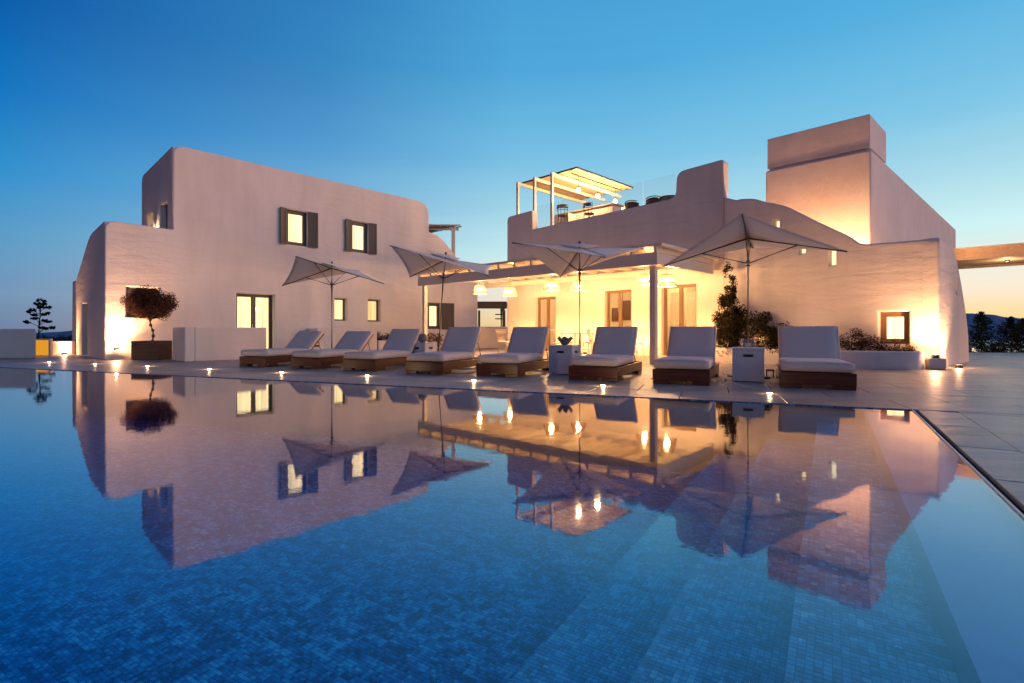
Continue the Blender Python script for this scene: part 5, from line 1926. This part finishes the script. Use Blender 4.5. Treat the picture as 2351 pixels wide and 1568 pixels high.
# fir trees beyond the right edge of the terrace
def fir(label, x, Y, ytop, w, seed):
    rn = random.Random(seed)
    b_ = at(x, 757, Y)
    z0 = -.5
    top = HC - (ytop - HZ_) * Y / F_
    H = top - z0
    r_ = empty('fir_tree', (b_.x, Y, z0), 0, label=label, cat='tree', group='young conifers beyond the terrace edge')
    obj('trunk', MB().tube([(0, 0, 0), (.02, 0, H * .5), (0, 0, H * .985)], [.06, .035, .008], 7), 'bark', r_)
    mb = MB()
    bl = MB()
    tiers = 15
    for k in range(tiers):
        f_ = k / (tiers - 1)
        z = H * (.12 + .82 * f_)
        R_ = w * (1 - f_) ** .8 * (.8 + .4 * rn.random()) + .05
        nb_ = 9 - int(f_ * 4)
        for j in range(nb_):
            a = rn.uniform(0, 6.28)
            L = R_ * rn.uniform(.75, 1.15)
            tip = Vector((math.cos(a) * L, math.sin(a) * L, z + L * .32))
            st = Vector((0, 0, z))
            bl.tube([st, st.lerp(tip, .5) - Vector((0, 0, L * .06)), tip], [.012, .008, .003], 4)
            for i in range(26):
                u = rn.uniform(.15, 1)
                c = st.lerp(tip, u) + Vector((rn.gauss(0, 1), rn.gauss(0, 1), rn.gauss(0, .7))) * .05 * (1.2 - f_ * .5)
                dv = Vector((rn.gauss(0, 1), rn.gauss(0, 1), rn.gauss(0, .8))).normalized()
                s_ = dv.cross(Vector((rn.gauss(0, 1), rn.gauss(0, 1), rn.gauss(0, 1)))).normalized()
                q = .055 * rn.uniform(.7, 1.3)
                mb.add([c - dv * q, c + s_ * q * .3, c + dv * q, c - s_ * q * .3], [(0, 1, 2, 3)])
    obj('branches', bl, 'bark', r_)
    obj('crown', mb, 'fir', r_, fix=False)
fir('young fir tree just right of the leaning side wall', 2254, 21.6, 712, .85, 31)
fir('young fir tree in the middle of the gap under the wooden canopy', 2321, 21.8, 724, .95, 32)
fir('young fir tree cut by the right edge of the view', 2352, 22.4, 728, .95, 33)

# small lit houses far below the terrace, seen between the firs
for k, (x, y, w, Y, lab) in enumerate(((2236, 797, 9, 150, 'tiny pale distant house left of the first fir'), (2292, 794, 12, 170, 'tiny pale distant house between the two firs'))):
    z = HC - (y + 10 - HZ_) * Y / F_
    c = at(x, 757, Y)
    ww = w * Y / F_
    z0 = z - 1
    e_ = empty('distant_house', (c.x, Y, z0), 0, label=lab, cat='house', group='distant houses beyond the terrace')
    obj('wall', MB().box(-ww / 2, ww / 2, 0, ww, 0, 3.0), 'stucco_smooth', e_)
    obj('roof', MB().box(-ww / 2 - .2, ww / 2 + .2, -.2, ww + .2, 3.01, 3.2), 'white_paint', e_)
    obj('window', MB().box(-.5, .5, -.05, -.01, 1.0, 2.2), 'slit', e_)

# ------------------------------------------------------------------ wooden canopy at the far right
g1 = at(2351, 613.8, 15.0)
zf = 2.72
def onz(x, y, z):
    Y = (z - HC) * F_ / (HZ_ - y)
    return Vector(((x - CX_) * Y / F_, Y, z))
a_r, a_l = onz(2351, 587, zf), onz(2190, 598.8, zf)       # lower front edge
da = (a_r - a_l).normalized()
a_l -= da * .2
a_r += da * 5
dn = Vector((-da.y, da.x, 0))
dpth = 2.6
cn = empty('wooden_canopy', ((a_l + a_r) / 2).to_tuple()[:2] + (0,), 0, label='long flat timber canopy reaching out of the frame at the right', cat='canopy')
def cbox(name, s0, s1, w0, w1, z0, z1, m, bev=.006):
    L_ = (a_r - a_l).length
    q = [a_l + da * s0 + dn * w0, a_l + da * s1 + dn * w0, a_l + da * s1 + dn * w1, a_l + da * s0 + dn * w1]
    return obj(name, MB().prism([(v_.x, v_.y) for v_ in q], z0, z1), m, cn, Matrix(), bevel=bev)
Lc = (a_r - a_l).length
cbox('fascia', 0, Lc, 0, .06, zf, zf + .30, 'cream_wood')
cbox('fascia', 0, Lc, dpth, dpth + .06, zf, zf + .26, 'pale_wood')
for k in range(9):
    w0 = .062 + k * (dpth - .07) / 9
    cbox('ceiling_board', 0, Lc, w0, w0 + (dpth - .07) / 9 - .008, zf + .06, zf + .085, 'pale_wood', 0)
cbox('roof_sheet', -.05, Lc, -.05, dpth + .1, zf + .302, zf + .33, 'white_paint')
for s0 in (Lc - .6, Lc - 3.2):
    cbox('post', s0, s0 + .14, .9, 1.04, 0, zf + .058, 'white_paint')
for k, s0 in enumerate((1.2, 3.6)):
    q = a_l + da * s0 + dn * 1.3
    r_ = empty('ceiling_spot', (q.x, q.y, zf + .045), 0, label=('left' if k == 0 else 'right') + ' small spotlight under the wooden canopy at far right', cat='ceiling lamp')
    obj('housing', MB().lathe([(.05, .012), (.05, -.03), (.04, -.035)], n=14), 'black', r_)
    obj('lens', MB().lathe([(.039, -.03), (.001, -.028)], n=12), 'up_lens', r_)
    light('spot_glow', 'POINT', (q.x, q.y, zf - .25), 22, (1, .66, .36), .05, r_)

# ------------------------------------------------------------------ gap between the houses
Yg = 23.6
xa, xb = at(1090, 0, Yg).x, at(1176, 0, Yg).x
e_ = empty('garden_wall', ((xa + xb) / 2, Yg, 0), 0, label='low white wall closing the gap between the two houses', cat='wall')
obj('wall_run', MB().box(xa - .3, xb + .8, Yg, Yg + .25, 0, 1.0), 'stucco_smooth', e_, Matrix(), bevel=.02)
Yg = 30.5
fp = empty('far_pergola', (at(1130, 0, Yg).x, Yg, 0), 0, label='dim slatted pergola seen through the gap between the houses', cat='pergola')
zt = HC + (757 - 692) * Yg / F_
xa, xb = at(1086, 0, Yg).x, at(1163, 0, Yg).x
obj('beam', MB().box(xa, xb, Yg, Yg + .12, zt - .42, zt), 'pole', fp, Matrix(), bevel=.01)
obj('beam', MB().box(xa, xb, Yg + 3, Yg + 3.12, zt - .30, zt), 'pole', fp, Matrix(), bevel=.01)
for k in range(7):
    x0 = xa + (xb - xa) * k / 6.2
    obj('slat', MB().box(x0, x0 + .09, Yg + .122, Yg + 2.998, zt - .16, zt - .03), 'pole', fp, Matrix())
for x0, y0 in ((xa + .1, 0), (xb - .25, 0), (xa + .1, 3), (xb - .25, 3)):
    obj('post', MB().box(x0, x0 + .14, Yg + y0 - .01, Yg + y0 + .13, -.6, zt - .422), 'pole', fp, Matrix())
Yg = 38
q = at(1151, 757, Yg)
up = empty('utility_pole', (q.x, Yg, -1.2), 0, label='thin utility pole with short crossarms between the houses', cat='pole')
obj('mast', MB().tube([(q.x, Yg, -1.2), (q.x, Yg, HC + 56 * Yg / F_)], .09, 8), 'black', up, Matrix())
for y in (722, 732):
    z = HC - (y - HZ_) * Yg / F_
    obj('crossarm', MB().box(q.x - .45, q.x + .3, Yg - .16, Yg - .1, z - .04, z + .04), 'black', up, Matrix())
